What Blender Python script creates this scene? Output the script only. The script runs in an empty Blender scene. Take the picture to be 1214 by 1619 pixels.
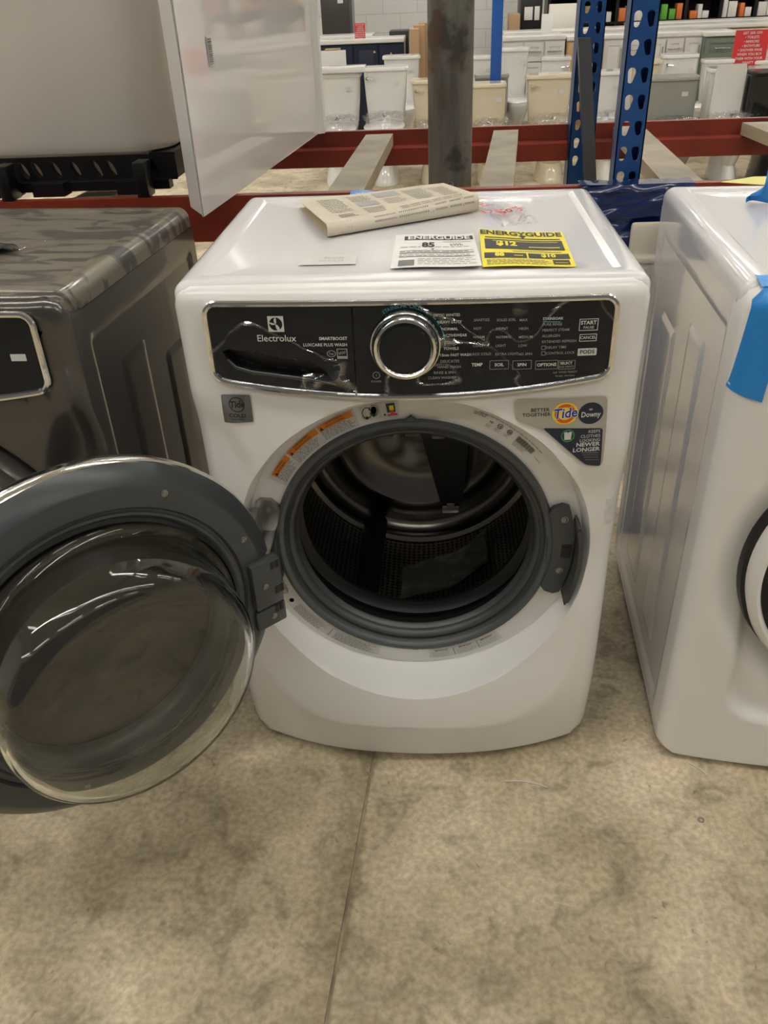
import bpy, bmesh, math, random
from mathutils import Vector, Matrix
PI = math.pi
random.seed(7)
sc = bpy.context.scene
C = sc.collection

# ---------------------------------------------------------------- camera
W, H = 1214, 1619
F_PX, CAM = 1297.47, Vector((0.045, -1.1625, 1.325))
PITCH, YAW, ROLL = 0.5727, -0.0796, -0.0447
_f = Vector((math.sin(YAW) * math.cos(PITCH), math.cos(YAW) * math.cos(PITCH), -math.sin(PITCH)))
_r = Vector((math.cos(YAW), -math.sin(YAW), 0))
_u = _r.cross(_f)
CR = _r * math.cos(ROLL) + _u * math.sin(ROLL)
CU = -_r * math.sin(ROLL) + _u * math.cos(ROLL)
cd = bpy.data.cameras.new('camera')
cam = bpy.data.objects.new('camera', cd)
C.objects.link(cam)
cam.matrix_world = Matrix(((CR.x, CU.x, -_f.x, CAM.x), (CR.y, CU.y, -_f.y, CAM.y), (CR.z, CU.z, -_f.z, CAM.z), (0, 0, 0, 1)))
cd.sensor_fit = 'VERTICAL'
cd.sensor_height = 24.0
cd.lens = F_PX / H * 24.0
cd.clip_start = 0.02
sc.camera = cam

# ---------------------------------------------------------------- world + exposure
w = bpy.data.worlds.new('world')
sc.world = w
w.use_nodes = True
w.node_tree.nodes['Background'].inputs[0].default_value = (1.0, 0.97, 0.92, 1)
w.node_tree.nodes['Background'].inputs[1].default_value = 0.12
sc.view_settings.view_transform = 'Standard'
sc.view_settings.look = 'None'
sc.view_settings.gamma = 1
sc.view_settings.use_curve_mapping = False
sc.view_settings.exposure = 0.0
LAMP = 35.5          # strength of the ceiling tube diffusers


def ray(u, v):
    return _f + CR * ((u - W / 2) / F_PX) - CU * ((v - H / 2) / F_PX)


def atY(u, v, y):
    d = ray(u, v)
    return CAM + d * ((y - CAM.y) / d.y)


def atZ(u, v, z):
    d = ray(u, v)
    return CAM + d * ((z - CAM.z) / d.z)


# ---------------------------------------------------------------- materials
def mat(name, col, rough=0.5, metal=0.0, coat=0.0, noise=None, bump=0.0, bscale=40, emis=None, estr=0, spec=None, trans=0, ior=None, coord='Object'):
    m = bpy.data.materials.new(name)
    m.use_nodes = True
    nt = m.node_tree
    b = nt.nodes['Principled BSDF']
    b.inputs['Base Color'].default_value = (*col, 1)
    b.inputs['Roughness'].default_value = rough
    b.inputs['Metallic'].default_value = metal
    b.inputs['Coat Weight'].default_value = coat
    b.inputs['Coat Roughness'].default_value = 0.05
    if spec is not None: b.inputs['Specular IOR Level'].default_value = spec
    if trans: b.inputs['Transmission Weight'].default_value = trans
    if ior: b.inputs['IOR'].default_value = ior
    if emis:
        b.inputs['Emission Color'].default_value = (*emis, 1)
        b.inputs['Emission Strength'].default_value = estr
    if noise or bump:
        tc = nt.nodes.new('ShaderNodeTexCoord')
    if noise:      # (col2, scale, lo, hi)
        n = nt.nodes.new('ShaderNodeTexNoise')
        n.inputs['Scale'].default_value = noise[1]
        n.inputs['Detail'].default_value = 6
        nt.links.new(tc.outputs[coord], n.inputs['Vector'])
        r = nt.nodes.new('ShaderNodeValToRGB')
        r.color_ramp.elements[0].position = noise[2]
        r.color_ramp.elements[0].color = (*col, 1)
        r.color_ramp.elements[1].position = noise[3]
        r.color_ramp.elements[1].color = (*noise[0], 1)
        nt.links.new(n.outputs['Fac'], r.inputs[0])
        nt.links.new(r.outputs[0], b.inputs['Base Color'])
    if bump:
        n2 = nt.nodes.new('ShaderNodeTexNoise')
        n2.inputs['Scale'].default_value = bscale
        n2.inputs['Detail'].default_value = 3
        nt.links.new(tc.outputs[coord], n2.inputs['Vector'])
        bp = nt.nodes.new('ShaderNodeBump')
        bp.inputs['Strength'].default_value = bump
        bp.inputs['Distance'].default_value = 0.01
        nt.links.new(n2.outputs['Fac'], bp.inputs['Height'])
        nt.links.new(bp.outputs[0], b.inputs['Normal'])
    return m


def film_mat(name, tint=(1, 1, 1), amount=0.30, scale=6.5, base=0.004, rough=0.10, aniso=(1, 1, 1), dist=0.006):
    """thin clear plastic film: mostly clear, glossy along its wrinkles"""
    m = bpy.data.materials.new(name)
    m.use_nodes = True
    nt = m.node_tree
    nt.nodes.clear()
    out = nt.nodes.new('ShaderNodeOutputMaterial')
    tr = nt.nodes.new('ShaderNodeBsdfTransparent')
    tr.inputs[0].default_value = (*tint, 1)
    gl = nt.nodes.new('ShaderNodeBsdfGlossy')
    gl.inputs['Roughness'].default_value = rough
    mix = nt.nodes.new('ShaderNodeMixShader')
    tc = nt.nodes.new('ShaderNodeTexCoord')
    mp = nt.nodes.new('ShaderNodeMapping')
    mp.inputs['Scale'].default_value = aniso
    nt.links.new(tc.outputs['Object'], mp.inputs[0])
    n = nt.nodes.new('ShaderNodeTexNoise')
    n.inputs['Scale'].default_value = scale
    n.inputs['Detail'].default_value = 1.2
    n.inputs['Distortion'].default_value = 0.9
    nt.links.new(mp.outputs[0], n.inputs['Vector'])
    # ridges: 1-|2n-1| sharpened
    a = nt.nodes.new('ShaderNodeMath'); a.operation = 'SUBTRACT'; a.inputs[1].default_value = 0.5
    b_ = nt.nodes.new('ShaderNodeMath'); b_.operation = 'ABSOLUTE'
    c_ = nt.nodes.new('ShaderNodeMapRange')
    c_.inputs['From Min'].default_value = 0.0; c_.inputs['From Max'].default_value = 0.016
    c_.inputs['To Min'].default_value = 1.0; c_.inputs['To Max'].default_value = 0.0
    nt.links.new(n.outputs['Fac'], a.inputs[0]); nt.links.new(a.outputs[0], b_.inputs[0]); nt.links.new(b_.outputs[0], c_.inputs['Value'])
    bp = nt.nodes.new('ShaderNodeBump')
    bp.inputs['Strength'].default_value = 0.9
    bp.inputs['Distance'].default_value = dist
    nt.links.new(c_.outputs[0], bp.inputs['Height'])
    nt.links.new(bp.outputs[0], gl.inputs['Normal'])
    f = nt.nodes.new('ShaderNodeMapRange')
    f.inputs['To Min'].default_value = base
    f.inputs['To Max'].default_value = amount
    nt.links.new(c_.outputs[0], f.inputs['Value'])
    nt.links.new(f.outputs[0], mix.inputs[0])
    nt.links.new(tr.outputs[0], mix.inputs[1]); nt.links.new(gl.outputs[0], mix.inputs[2])
    nt.links.new(mix.outputs[0], out.inputs[0])
    return m


def clear_glass(name, tint, refl=0.06, rough=0.02, opacity=0.0, dark=(0.02, 0.018, 0.015)):
    m = bpy.data.materials.new(name)
    m.use_nodes = True
    b = m.node_tree.nodes['Principled BSDF']
    b.inputs['Base Color'].default_value = (*tint, 1)
    b.inputs['Transmission Weight'].default_value = 1
    b.inputs['Roughness'].default_value = rough
    b.inputs['IOR'].default_value = 1.48
    return m


M_ = {}
M_['enamel'] = mat('white_enamel', (0.74, 0.735, 0.745), 0.16, coat=0.5, noise=((0.72, 0.715, 0.725), 3, .3, .7))
M_['white_plastic'] = mat('white_plastic', (0.80, 0.79, 0.77), 0.26, coat=0.25, noise=((0.78, 0.77, 0.75), 2, .3, .7))
M_['titanium'] = mat('titanium_paint', (0.075, 0.071, 0.064), 0.22, metal=0.55, coat=0.5, noise=((0.09, 0.085, 0.078), 4, .3, .7))
M_['chrome'] = mat('chrome', (0.78, 0.77, 0.75), 0.14, metal=1.0, bump=0.08, bscale=30)
M_['black_gloss'] = mat('black_gloss', (0.007, 0.009, 0.014), 0.12, spec=0.35)
M_['black_deep'] = mat('black_plastic', (0.004, 0.004, 0.005), 0.35)
M_['grey_ring'] = mat('grey_plastic', (0.068, 0.075, 0.077), 0.32)
M_['grey_door'] = mat('slate_grey_plastic', (0.050, 0.057, 0.061), 0.30, bump=0.02, bscale=6)
M_['grey_dark'] = mat('dark_grey_plastic', (0.045, 0.049, 0.050), 0.34)
M_['rubber'] = mat('grey_rubber', (0.050, 0.053, 0.056), 0.36)
M_['rubber_black'] = mat('black_rubber', (0.006, 0.006, 0.006), 0.42)
M_['steel'] = mat('stainless_steel', (0.50, 0.48, 0.45), 0.22, metal=1.0)
M_['bracket'] = mat('cast_bracket_metal', (0.36, 0.355, 0.34), 0.30, metal=1.0)
M_['glass'] = clear_glass('clear_glass', (0.93, 0.95, 0.93))
M_['silver'] = mat('silver_label', (0.45, 0.44, 0.40), 0.3, metal=0.5)
M_['label_grey'] = mat('gunmetal_label', (0.16, 0.165, 0.165), 0.3, metal=0.7)
M_['paper'] = mat('white_paper', (0.80, 0.79, 0.76), 0.6)
M_['label_white'] = mat('off_white_label', (0.62, 0.61, 0.58), 0.45)
M_['ink'] = mat('black_ink', (0.012, 0.012, 0.014), 0.5)
M_['ink_grey'] = mat('grey_ink', (0.16, 0.155, 0.15), 0.5)
M_['ink_faint'] = mat('faint_grey_ink', (0.36, 0.35, 0.34), 0.5)
M_['ink_white'] = mat('white_ink', (0.62, 0.62, 0.60), 0.5)
M_['ink_dim'] = mat('dim_white_ink', (0.30, 0.30, 0.29), 0.5)
M_['ink_teal'] = mat('teal_ink', (0.05, 0.32, 0.36), 0.5)
M_['ink_red'] = mat('red_ink', (0.62, 0.05, 0.06), 0.5)
M_['ink_blue'] = mat('blue_ink', (0.02, 0.03, 0.30), 0.5)
M_['orange'] = mat('orange_label', (0.72, 0.22, 0.015), 0.5)
M_['yellow'] = mat('yellow_paper', (0.86, 0.74, 0.015), 0.45)
M_['navy'] = mat('navy_label', (0.010, 0.016, 0.040), 0.35)
M_['tide_orange'] = mat('orange_red_ink', (0.68, 0.10, 0.02), 0.4)
M_['tide_yellow'] = mat('yellow_ink', (0.85, 0.62, 0.02), 0.4)
M_['green_ink'] = mat('green_ink', (0.04, 0.22, 0.07), 0.4)
M_['news'] = mat('newsprint', (0.66, 0.60, 0.49), 0.8, noise=((0.58, 0.53, 0.42), 9, .35, .7))
M_['news_in'] = mat('newsprint_inner', (0.70, 0.61, 0.42), 0.8)
M_['tape'] = mat('blue_masking_tape', (0.015, 0.24, 0.66), 0.35, bump=0.25, bscale=60)
M_['film'] = film_mat('clear_film')
M_['film_wrap'] = film_mat('clear_wrap', amount=0.6, scale=14, base=0.18, rough=0.16)
M_['film_pouch'] = film_mat('plastic_pouch', amount=0.5, scale=30, base=0.10, rough=0.2)


# ---------------------------------------------------------------- mesh collector
def sstep(a, b, x):
    t = max(0.0, min(1.0, (x - a) / (b - a)))
    return t * t * (3 - 2 * t)


_tcache = {}


def text_geo(body, bold=0.0, align='CENTER', space=1.0, shear=0.0):
    k = (body, bold, align, space, shear)
    if k not in _tcache:
        cu = bpy.data.curves.new('t', 'FONT')
        cu.body = body; cu.size = 1.0; cu.align_x = align; cu.align_y = 'CENTER'
        cu.offset = bold; cu.space_character = space; cu.shear = shear
        cu.resolution_u = 2
        o = bpy.data.objects.new('t', cu)
        C.objects.link(o)
        dg = bpy.context.evaluated_depsgraph_get()
        me = bpy.data.meshes.new_from_object(o.evaluated_get(dg))
        _tcache[k] = ([v.co.copy() for v in me.vertices], [tuple(p.vertices) for p in me.polygons])
        bpy.data.objects.remove(o); bpy.data.meshes.remove(me); bpy.data.curves.remove(cu)
    return _tcache[k]


class MB:
    def __init__(s):
        s.v = []; s.f = []; s.mi = []; s.sm = []; s.uv = {}

    def add(s, vs, fs, mi=0, smooth=False):
        n = len(s.v)
        s.v += [Vector(p) for p in vs]
        for f in fs:
            s.f.append(tuple(i + n for i in f)); s.mi.append(mi); s.sm.append(smooth)

    def box(s, x0, x1, y0, y1, z0, z1, mi=0, r=0.0, seg=2, M=None, taper=None):
        if r <= 0:
            vs = [(x, y, z) for z in (z0, z1) for y in (y0, y1) for x in (x0, x1)]
            fs = [(0, 2, 3, 1), (4, 5, 7, 6), (0, 1, 5, 4), (2, 6, 7, 3), (0, 4, 6, 2), (1, 3, 7, 5)]
        else:
            bm = bmesh.new()
            bmesh.ops.create_cube(bm, size=1)
            for v in bm.verts:
                v.co = Vector(((x0 + x1) / 2 + v.co.x * (x1 - x0), (y0 + y1) / 2 + v.co.y * (y1 - y0), (z0 + z1) / 2 + v.co.z * (z1 - z0)))
            bmesh.ops.bevel(bm, geom=bm.edges[:], offset=r, segments=seg, profile=0.5, affect='EDGES')
            bm.verts.index_update()
            vs = [v.co.copy() for v in bm.verts]; fs = [tuple(v.index for v in f.verts) for f in bm.faces]
            bm.free()
        vs = [Vector(p) for p in vs]
        if taper:   # (cx, cy, scale at z0, scale at z1)
            for p in vs:
                t = (p.z - z0) / (z1 - z0); k = taper[2] * (1 - t) + taper[3] * t
                p.x = taper[0] + (p.x - taper[0]) * k; p.y = taper[1] + (p.y - taper[1]) * k
        if M: vs = [M @ p for p in vs]
        s.add(vs, fs, mi, r > 0)

    def lathe(s, prof, c, ax, up, n=64, mi=0, a0=0.0, a1=2 * PI, smooth=True, M=None, mis=None):
        """prof: (r, d); centre c, axis ax, angle 0 along 'up'"""
        ax = Vector(ax).normalized(); e1 = Vector(up).normalized(); e2 = ax.cross(e1)
        full = abs(a1 - a0 - 2 * PI) < 1e-6
        m = n if full else n + 1
        vs = []
        for i in range(m):
            a = a0 + (a1 - a0) * i / n
            q = e1 * math.cos(a) + e2 * math.sin(a)
            for (r, d) in prof: vs.append(Vector(c) + q * r + ax * d)
        k = len(prof); b = len(s.v)
        s.v += vs
        for i in range(n):
            j = (i + 1) % m
            for t in range(k - 1):
                s.f.append((b + i * k + t, b + j * k + t, b + j * k + t + 1, b + i * k + t + 1))
                s.mi.append(mis[t] if mis else mi); s.sm.append(smooth)
                s.uv[len(s.f) - 1] = [(i / n, t / (k - 1)), ((i + 1) / n, t / (k - 1)), ((i + 1) / n, (t + 1) / (k - 1)), (i / n, (t + 1) / (k - 1))]

    def cyl(s, p0, p1, r, n=16, mi=0, r1=None, cap=True):
        p0 = Vector(p0); p1 = Vector(p1); ax = p1 - p0; L = ax.length
        up = Vector((0, 0, 1)) if abs(ax.normalized().z) < 0.9 else Vector((1, 0, 0))
        up = (up - ax.normalized() * up.dot(ax.normalized())).normalized()
        r1 = r if r1 is None else r1
        pr = [(r, 0), (r1, L)]
        if cap: pr = [(0, 0), (r, 0), (r, 0), (r1, L), (r1, L), (0, L)]
        s.lathe(pr, p0, ax, up, n, mi)

    def tube(s, pts, r, n=8, mi=0, closed=False, flat=None):
        pts = [Vector(p) for p in pts]; k = len(pts); b = len(s.v)
        prev = None
        for i, p in enumerate(pts):
            if closed: t = pts[(i + 1) % k] - pts[i - 1]
            else: t = pts[min(i + 1, k - 1)] - pts[max(i - 1, 0)]
            t.normalize()
            ref = Vector((0, 1, 0)) if abs(t.y) < 0.9 else Vector((0, 0, 1))
            e1 = (ref - t * ref.dot(t)).normalized(); e2 = t.cross(e1)
            rr = r[i] if isinstance(r, (list, tuple)) else r
            for j in range(n):
                a = 2 * PI * j / n
                s.v.append(p + e1 * rr * math.cos(a) * (flat or 1) + e2 * rr * math.sin(a))
        for i in range(k if closed else k - 1):
            i2 = (i + 1) % k
            for j in range(n):
                j2 = (j + 1) % n
                s.f.append((b + i * n + j, b + i * n + j2, b + i2 * n + j2, b + i2 * n + j)); s.mi.append(mi); s.sm.append(True)
        if not closed:
            s.f.append(tuple(b + j for j in range(n))[::-1]); s.mi.append(mi); s.sm.append(False)
            s.f.append(tuple(b + (k - 1) * n + j for j in range(n))); s.mi.append(mi); s.sm.append(False)

    def grid(s, nu, nv, fn, mi=0, smooth=True, closeu=False, flip=False):
        b = len(s.v)
        for i in range(nu):
            for j in range(nv): s.v.append(Vector(fn(i / (nu - 1 if not closeu else nu), j / (nv - 1))))
        for i in range(nu if closeu else nu - 1):
            i2 = (i + 1) % nu
            for j in range(nv - 1):
                f = (b + i * nv + j, b + i2 * nv + j, b + i2 * nv + j + 1, b + i * nv + j + 1)
                s.f.append(f[::-1] if flip else f)
                s.mi.append(mi); s.sm.append(smooth)
                s.uv[len(s.f) - 1] = [(0, 0)] * 4

    def prism(s, pts, a, b, mp, mi=0, smooth=False):
        """polygon pts (2-D) between depth a and b, mapped by mp(p, q, depth)"""
        n = len(pts)
        vs = [mp(p[0], p[1], a) for p in pts] + [mp(p[0], p[1], b) for p in pts]
        fs = [tuple(range(n))[::-1], tuple(range(n, 2 * n))] + [(i, (i + 1) % n, n + (i + 1) % n, n + i) for i in range(n)]
        s.add(vs, fs, mi, smooth)

    def text(s, body, fn, x, z, size, mi=0, bold=0.0, align='CENTER', space=1.0, rot=0.0, sx=1.0, shear=0.0):
        vs, fs = text_geo(body, bold, align, space, shear)
        c, sn = math.cos(rot), math.sin(rot)
        out = []
        for p in vs:
            a, b = p.x * size * sx, p.y * size
            out.append(fn(x + a * c - b * sn, z + a * sn + b * c))
        s.add(out, fs, mi)

    def build(s, name, mats, parent=None, loc=None, auto=35):
        me = bpy.data.meshes.new(name)
        vs = s.v
        if loc is not None:
            L = Vector(loc); vs = [p - L for p in vs]
        me.from_pydata([tuple(p) for p in vs], [], s.f)
        if not isinstance(mats, (list, tuple)): mats = [mats]
        for m in mats: me.materials.append(M_[m] if isinstance(m, str) else m)
        me.polygons.foreach_set('material_index', s.mi)
        me.polygons.foreach_set('use_smooth', s.sm)
        if s.uv:
            ul = me.uv_layers.new(name='UVMap')
            for pi, p in enumerate(me.polygons):
                u = s.uv.get(pi)
                if u:
                    for li, q in zip(p.loop_indices, u): ul.data[li].uv = q
        me.update()
        me.validate()
        if auto and any(s.sm): me.set_sharp_from_angle(angle=math.radians(auto))
        o = bpy.data.objects.new(name, me)
        C.objects.link(o)
        if parent: o.parent = parent
        if loc is not None: o.location = loc
        return o


def fixn(o):
    bm = bmesh.new(); bm.from_mesh(o.data)
    bmesh.ops.remove_doubles(bm, verts=bm.verts, dist=1e-6)
    bmesh.ops.recalc_face_normals(bm, faces=bm.faces)
    bm.to_mesh(o.data); bm.free()
    return o


def tag(o, label, cat, group=None, kind=None):
    o['label'] = label
    o['category'] = cat
    if group: o['group'] = group
    if kind: o['kind'] = kind
    return o


def thing(name, label, cat, loc=(0, 0, 0), rz=0.0, group=None, scale=None):
    o = bpy.data.objects.new(name, None)
    o.empty_display_size = 0.1
    C.objects.link(o)
    o.location = loc; o.rotation_euler = (0, 0, rz)
    if scale: o.scale = scale
    return tag(o, label, cat, group)


def struct(o):
    o['kind'] = 'structure'
    return o


# ================================================================ SETTING
def floor_mat():
    m = bpy.data.materials.new('worn_concrete'); m.use_nodes = True
    nt = m.node_tree; b = nt.nodes['Principled BSDF']
    geo = nt.nodes.new('ShaderNodeNewGeometry')

    def noise(scale, det, dist=0.0):
        n = nt.nodes.new('ShaderNodeTexNoise'); n.inputs['Scale'].default_value = scale; n.inputs['Detail'].default_value = det
        n.inputs['Distortion'].default_value = dist
        nt.links.new(geo.outputs['Position'], n.inputs['Vector']); return n

    def ramp(src, stops):
        r = nt.nodes.new('ShaderNodeValToRGB')
        while len(r.color_ramp.elements) < len(stops): r.color_ramp.elements.new(0.5)
        for e, (p, c) in zip(r.color_ramp.elements, stops): e.position = p; e.color = (*c, 1)
        nt.links.new(src, r.inputs[0]); return r

    def mixc(fac, a, bb, mode='MIX', f=1.0):
        x = nt.nodes.new('ShaderNodeMix'); x.data_type = 'RGBA'; x.blend_type = mode
        if fac is None: x.inputs[0].default_value = f
        else: nt.links.new(fac, x.inputs[0])
        nt.links.new(a, x.inputs[6]); nt.links.new(bb, x.inputs[7]); return x
    base = ramp(noise(3.2, 8, 0.6).outputs['Fac'], [(0.30, (0.30, 0.250, 0.165)), (0.46, (0.44, 0.375, 0.258)), (0.62, (0.60, 0.52, 0.375))])
    blot = ramp(noise(13.0, 9, .9).outputs['Fac'], [(0.32, (0.68, 0.66, 0.62)), (0.46, (1, 1, 1)), (0.68, (1.16, 1.14, 1.10))])
    fine = ramp(noise(90, 3).outputs['Fac'], [(0.32, (0.76, 0.75, 0.73)), (0.68, (1.14, 1.14, 1.13))])
    spots = ramp(noise(26, 4, 2.0).outputs['Fac'], [(0.22, (0.5, 0.48, 0.45)), (0.34, (1, 1, 1))])
    a = mixc(None, base.outputs[0], blot.outputs[0], 'MULTIPLY')
    a = mixc(None, a.outputs[2], fine.outputs[0], 'MULTIPLY')
    a = mixc(None, a.outputs[2], spots.outputs[0], 'MULTIPLY')
    # grime gathered along the joint, on the left slab
    sp = nt.nodes.new('ShaderNodeVectorMath'); sp.operation = 'SUBTRACT'; sp.inputs[1].default_value = J1
    nt.links.new(geo.outputs['Position'], sp.inputs[0])
    dt = nt.nodes.new('ShaderNodeVectorMath'); dt.operation = 'DOT_PRODUCT'; dt.inputs[1].default_value = (jd.y, -jd.x, 0)
    nt.links.new(sp.outputs[0], dt.inputs[0])
    nz = nt.nodes.new('ShaderNodeMath'); nz.operation = 'MULTIPLY_ADD'; nz.inputs[1].default_value = 0.06; nz.inputs[2].default_value = -0.03
    nt.links.new(noise(7, 5).outputs['Fac'], nz.inputs[0])
    ad = nt.nodes.new('ShaderNodeMath'); ad.operation = 'ADD'; nt.links.new(dt.outputs['Value'], ad.inputs[0]); nt.links.new(nz.outputs[0], ad.inputs[1])
    mr = nt.nodes.new('ShaderNodeMapRange'); mr.inputs['From Min'].default_value = -0.09; mr.inputs['From Max'].default_value = 0.01
    nt.links.new(ad.outputs[0], mr.inputs['Value'])
    jr = ramp(mr.outputs[0], [(0.0, (1, 1, 1)), (0.75, (0.76, 0.74, 0.70)), (0.93, (0.70, 0.68, 0.64)), (1.0, (1, 1, 1))])
    a = mixc(None, a.outputs[2], jr.outputs[0], 'MULTIPLY')
    nt.links.new(a.outputs[2], b.inputs['Base Color'])
    b.inputs['Roughness'].default_value = 0.55
    bp = nt.nodes.new('ShaderNodeBump'); bp.inputs['Strength'].default_value = 0.25; bp.inputs['Distance'].default_value = 0.004
    nt.links.new(noise(60, 5).outputs['Fac'], bp.inputs['Height']); nt.links.new(bp.outputs[0], b.inputs['Normal'])
    return m


# two slabs of the floor meet in a saw-cut joint running away under the machines
J0, J1 = Vector((-0.089, -0.039, 0)), Vector((-0.128, -0.546, 0))
jd = (J0 - J1).normalized()
FM = floor_mat()
jf = lambda y: J1.x + (y - J1.y) * jd.x / jd.y
b = MB()
gap = 0.003
ya, yb = -5.0, 15.0
b.add([(-9, ya, 0), (jf(ya) - gap, ya, 0), (jf(yb) - gap, yb, 0), (-9, yb, 0)], [(0, 1, 2, 3)])
b.add([(jf(ya) + gap, ya, 0), (11, ya, 0), (11, yb, 0), (jf(yb) + gap, yb, 0)], [(0, 1, 2, 3)])
b.add([(jf(ya) - gap, ya, 0), (jf(ya) + gap, ya, 0), (jf(yb) + gap, yb, 0), (jf(yb) - gap, yb, 0),
       (jf(ya) - gap, ya, -.004), (jf(ya) + gap, ya, -.004), (jf(yb) + gap, yb, -.004), (jf(yb) - gap, yb, -.004)],
      [(4, 5, 6, 7), (0, 4, 7, 3), (5, 1, 2, 6)], 1)
b.add([(-9, ya, -.05), (11, ya, -.05), (11, yb, -.05), (-9, yb, -.05)], [(0, 3, 2, 1)])
struct(b.build('floor', [FM, mat('joint_filler', (0.20, 0.168, 0.112), 0.8, noise=((0.38, 0.325, 0.225), 12, .35, .6))]))

b = MB(); b.box(-9, 11, ya, yb, 4.7, 4.75)
struct(b.build('ceiling', mat('ceiling_paint', (0.62, 0.61, 0.58), 0.8, noise=((0.5, 0.49, 0.47), 1.5, .4, .7), coord='Generated')))
WM = mat('white_block_wall', (0.72, 0.72, 0.70), 0.7)
nt = WM.node_tree
br = nt.nodes.new('ShaderNodeTexBrick'); br.inputs['Scale'].default_value = 1.0
br.inputs['Color1'].default_value = (0.74, 0.74, 0.72, 1); br.inputs['Color2'].default_value = (0.71, 0.71, 0.69, 1); br.inputs['Mortar'].default_value = (0.60, 0.60, 0.58, 1)
br.inputs['Mortar Size'].default_value = 0.006; br.inputs['Brick Width'].default_value = 0.42; br.inputs['Row Height'].default_value = 0.2
tc = nt.nodes.new('ShaderNodeTexCoord'); mp = nt.nodes.new('ShaderNodeMapping'); mp.inputs['Rotation'].default_value = (PI / 2, 0, 0)
nt.links.new(tc.outputs['Object'], mp.inputs[0]); nt.links.new(mp.outputs[0], br.inputs['Vector']); nt.links.new(br.outputs['Color'], nt.nodes['Principled BSDF'].inputs['Base Color'])
b = MB(); b.box(-9, 11, 13.6, 13.8, 0, 4.7); struct(b.build('wall_back', WM))
b = MB(); b.box(-9.1, -9, ya, yb, 0, 4.7); struct(b.build('wall_left', WM))
b = MB(); b.box(11, 11.1, ya, yb, 0, 4.7); struct(b.build('wall_right', WM))

# ceiling strip lights
M_['lamp'] = mat('lamp_diffuser', (0.9, 0.9, 0.9), 0.4, emis=(1.0, 0.965, 0.90), estr=LAMP)
M_['lamp_case'] = mat('lamp_housing', (0.7, 0.7, 0.7), 0.4)
lamp0 = None
for iy, y in enumerate((-3.8, -0.9, 2.4, 5.2, 8.2, 11.4)):
    for ix, x in enumerate((-5.0, -2.5, 0.0, 2.5, 5.0) if iy == 1 else (-7.0, -3.4, 0.2, 3.8, 7.4)):
        if lamp0 is None:
            lt = thing('ceiling_light', 'long white strip light on the warehouse ceiling', 'ceiling light', (x, y, 4.7), 0, 'strip lights on the ceiling')
            b = MB(); b.box(-1.22, 1.22, -.07, .07, -.09, -.001, r=.01); b.build('housing', 'lamp_case', lt)
            b = MB(); b.box(-1.2, 1.2, -.055, .055, -.115, -.088, r=.01); b.build('diffuser', 'lamp', lt)
            lamp0 = lt
        else:
            r_ = lamp0.copy(); C.objects.link(r_); r_.location = (x, y, 4.7)
            for ch in lamp0.children:
                c2 = ch.copy(); C.objects.link(c2); c2.parent = r_


# ================================================================ WASHERS
HW, ZB, ZT = 0.343, 0.012, 0.960       # half width, bottom and top of the front panel
DZ = 0.485                              # height of the door opening's centre


def sd_rr(x, z, hx, z0, z1, rc):
    cz = (z0 + z1) / 2; hz = (z1 - z0) / 2
    qx = abs(x) - hx + rc; qz = abs(z - cz) - hz + rc
    return math.hypot(max(qx, 0), max(qz, 0)) + min(max(qx, qz), 0) - rc


def con_lo(x): return 0.797 + 0.026 * (x / 0.3) ** 2
def con_sd(x, z):       # console outline, negative inside
    lo = con_lo(x)
    mid = (lo + 0.941) / 2
    return sd_rr(x, z, 0.298, lo, 0.941, 0.018)


def bow(x, z):
    A = 0.010 + 0.026 * sstep(1.0, 0.5, z)
    return -A * (1 - (x / HW) ** 2)


def front_a(x, z, dish=0.035, console=True):
    """depth of the main washer's sculpted front"""
    y = bow(x, z)
    # broad swelling under the door, creased along a rounded square, undercut below the crease
    y -= 0.026 * sstep(0.34, 0.12, z) * (1 - (x / 0.40) ** 2)
    s = sd_rr(x, z, 0.296, 0.116, 0.84, 0.17)
    low = sstep(0.62, 0.30, z)
    y += 0.25 * max(s, 0) * low
    # shoulders that fall away beside the door under the console
    lx = 0.315 - 0.045 * sstep(0.80, 0.62, z) + 0.02 * sstep(0.60, 0.42, z)
    y += 0.014 * sstep(lx - 0.035, lx + 0.012, abs(x)) * (sstep(0.80, 0.72, z) if x < 0 else sstep(0.70, 0.60, z)) * sstep(0.30, 0.5, z)
    r = math.hypot(x, z - DZ)
    t = 0.5 + 0.5 * (z - DZ) / max(r, 1e-6)
    r0 = 0.2855 + 0.011 * t
    k = max(0.0, min(1.0, (r - r0) / 0.010))
    y = dish + (y - dish) * k
    return y


def edge_round(x, z, y, rr=0.026):
    e = -sd_rr(x, z, HW, ZB, ZT, 0.028)
    if abs(x) < HW - .03: rr = .007 + (rr - .007) * sstep(.04, .15, z)
    if e < rr:
        e = max(e, 0)
        y += rr - math.sqrt(max(rr * rr - (rr - e) ** 2, 0))
    return y


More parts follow.
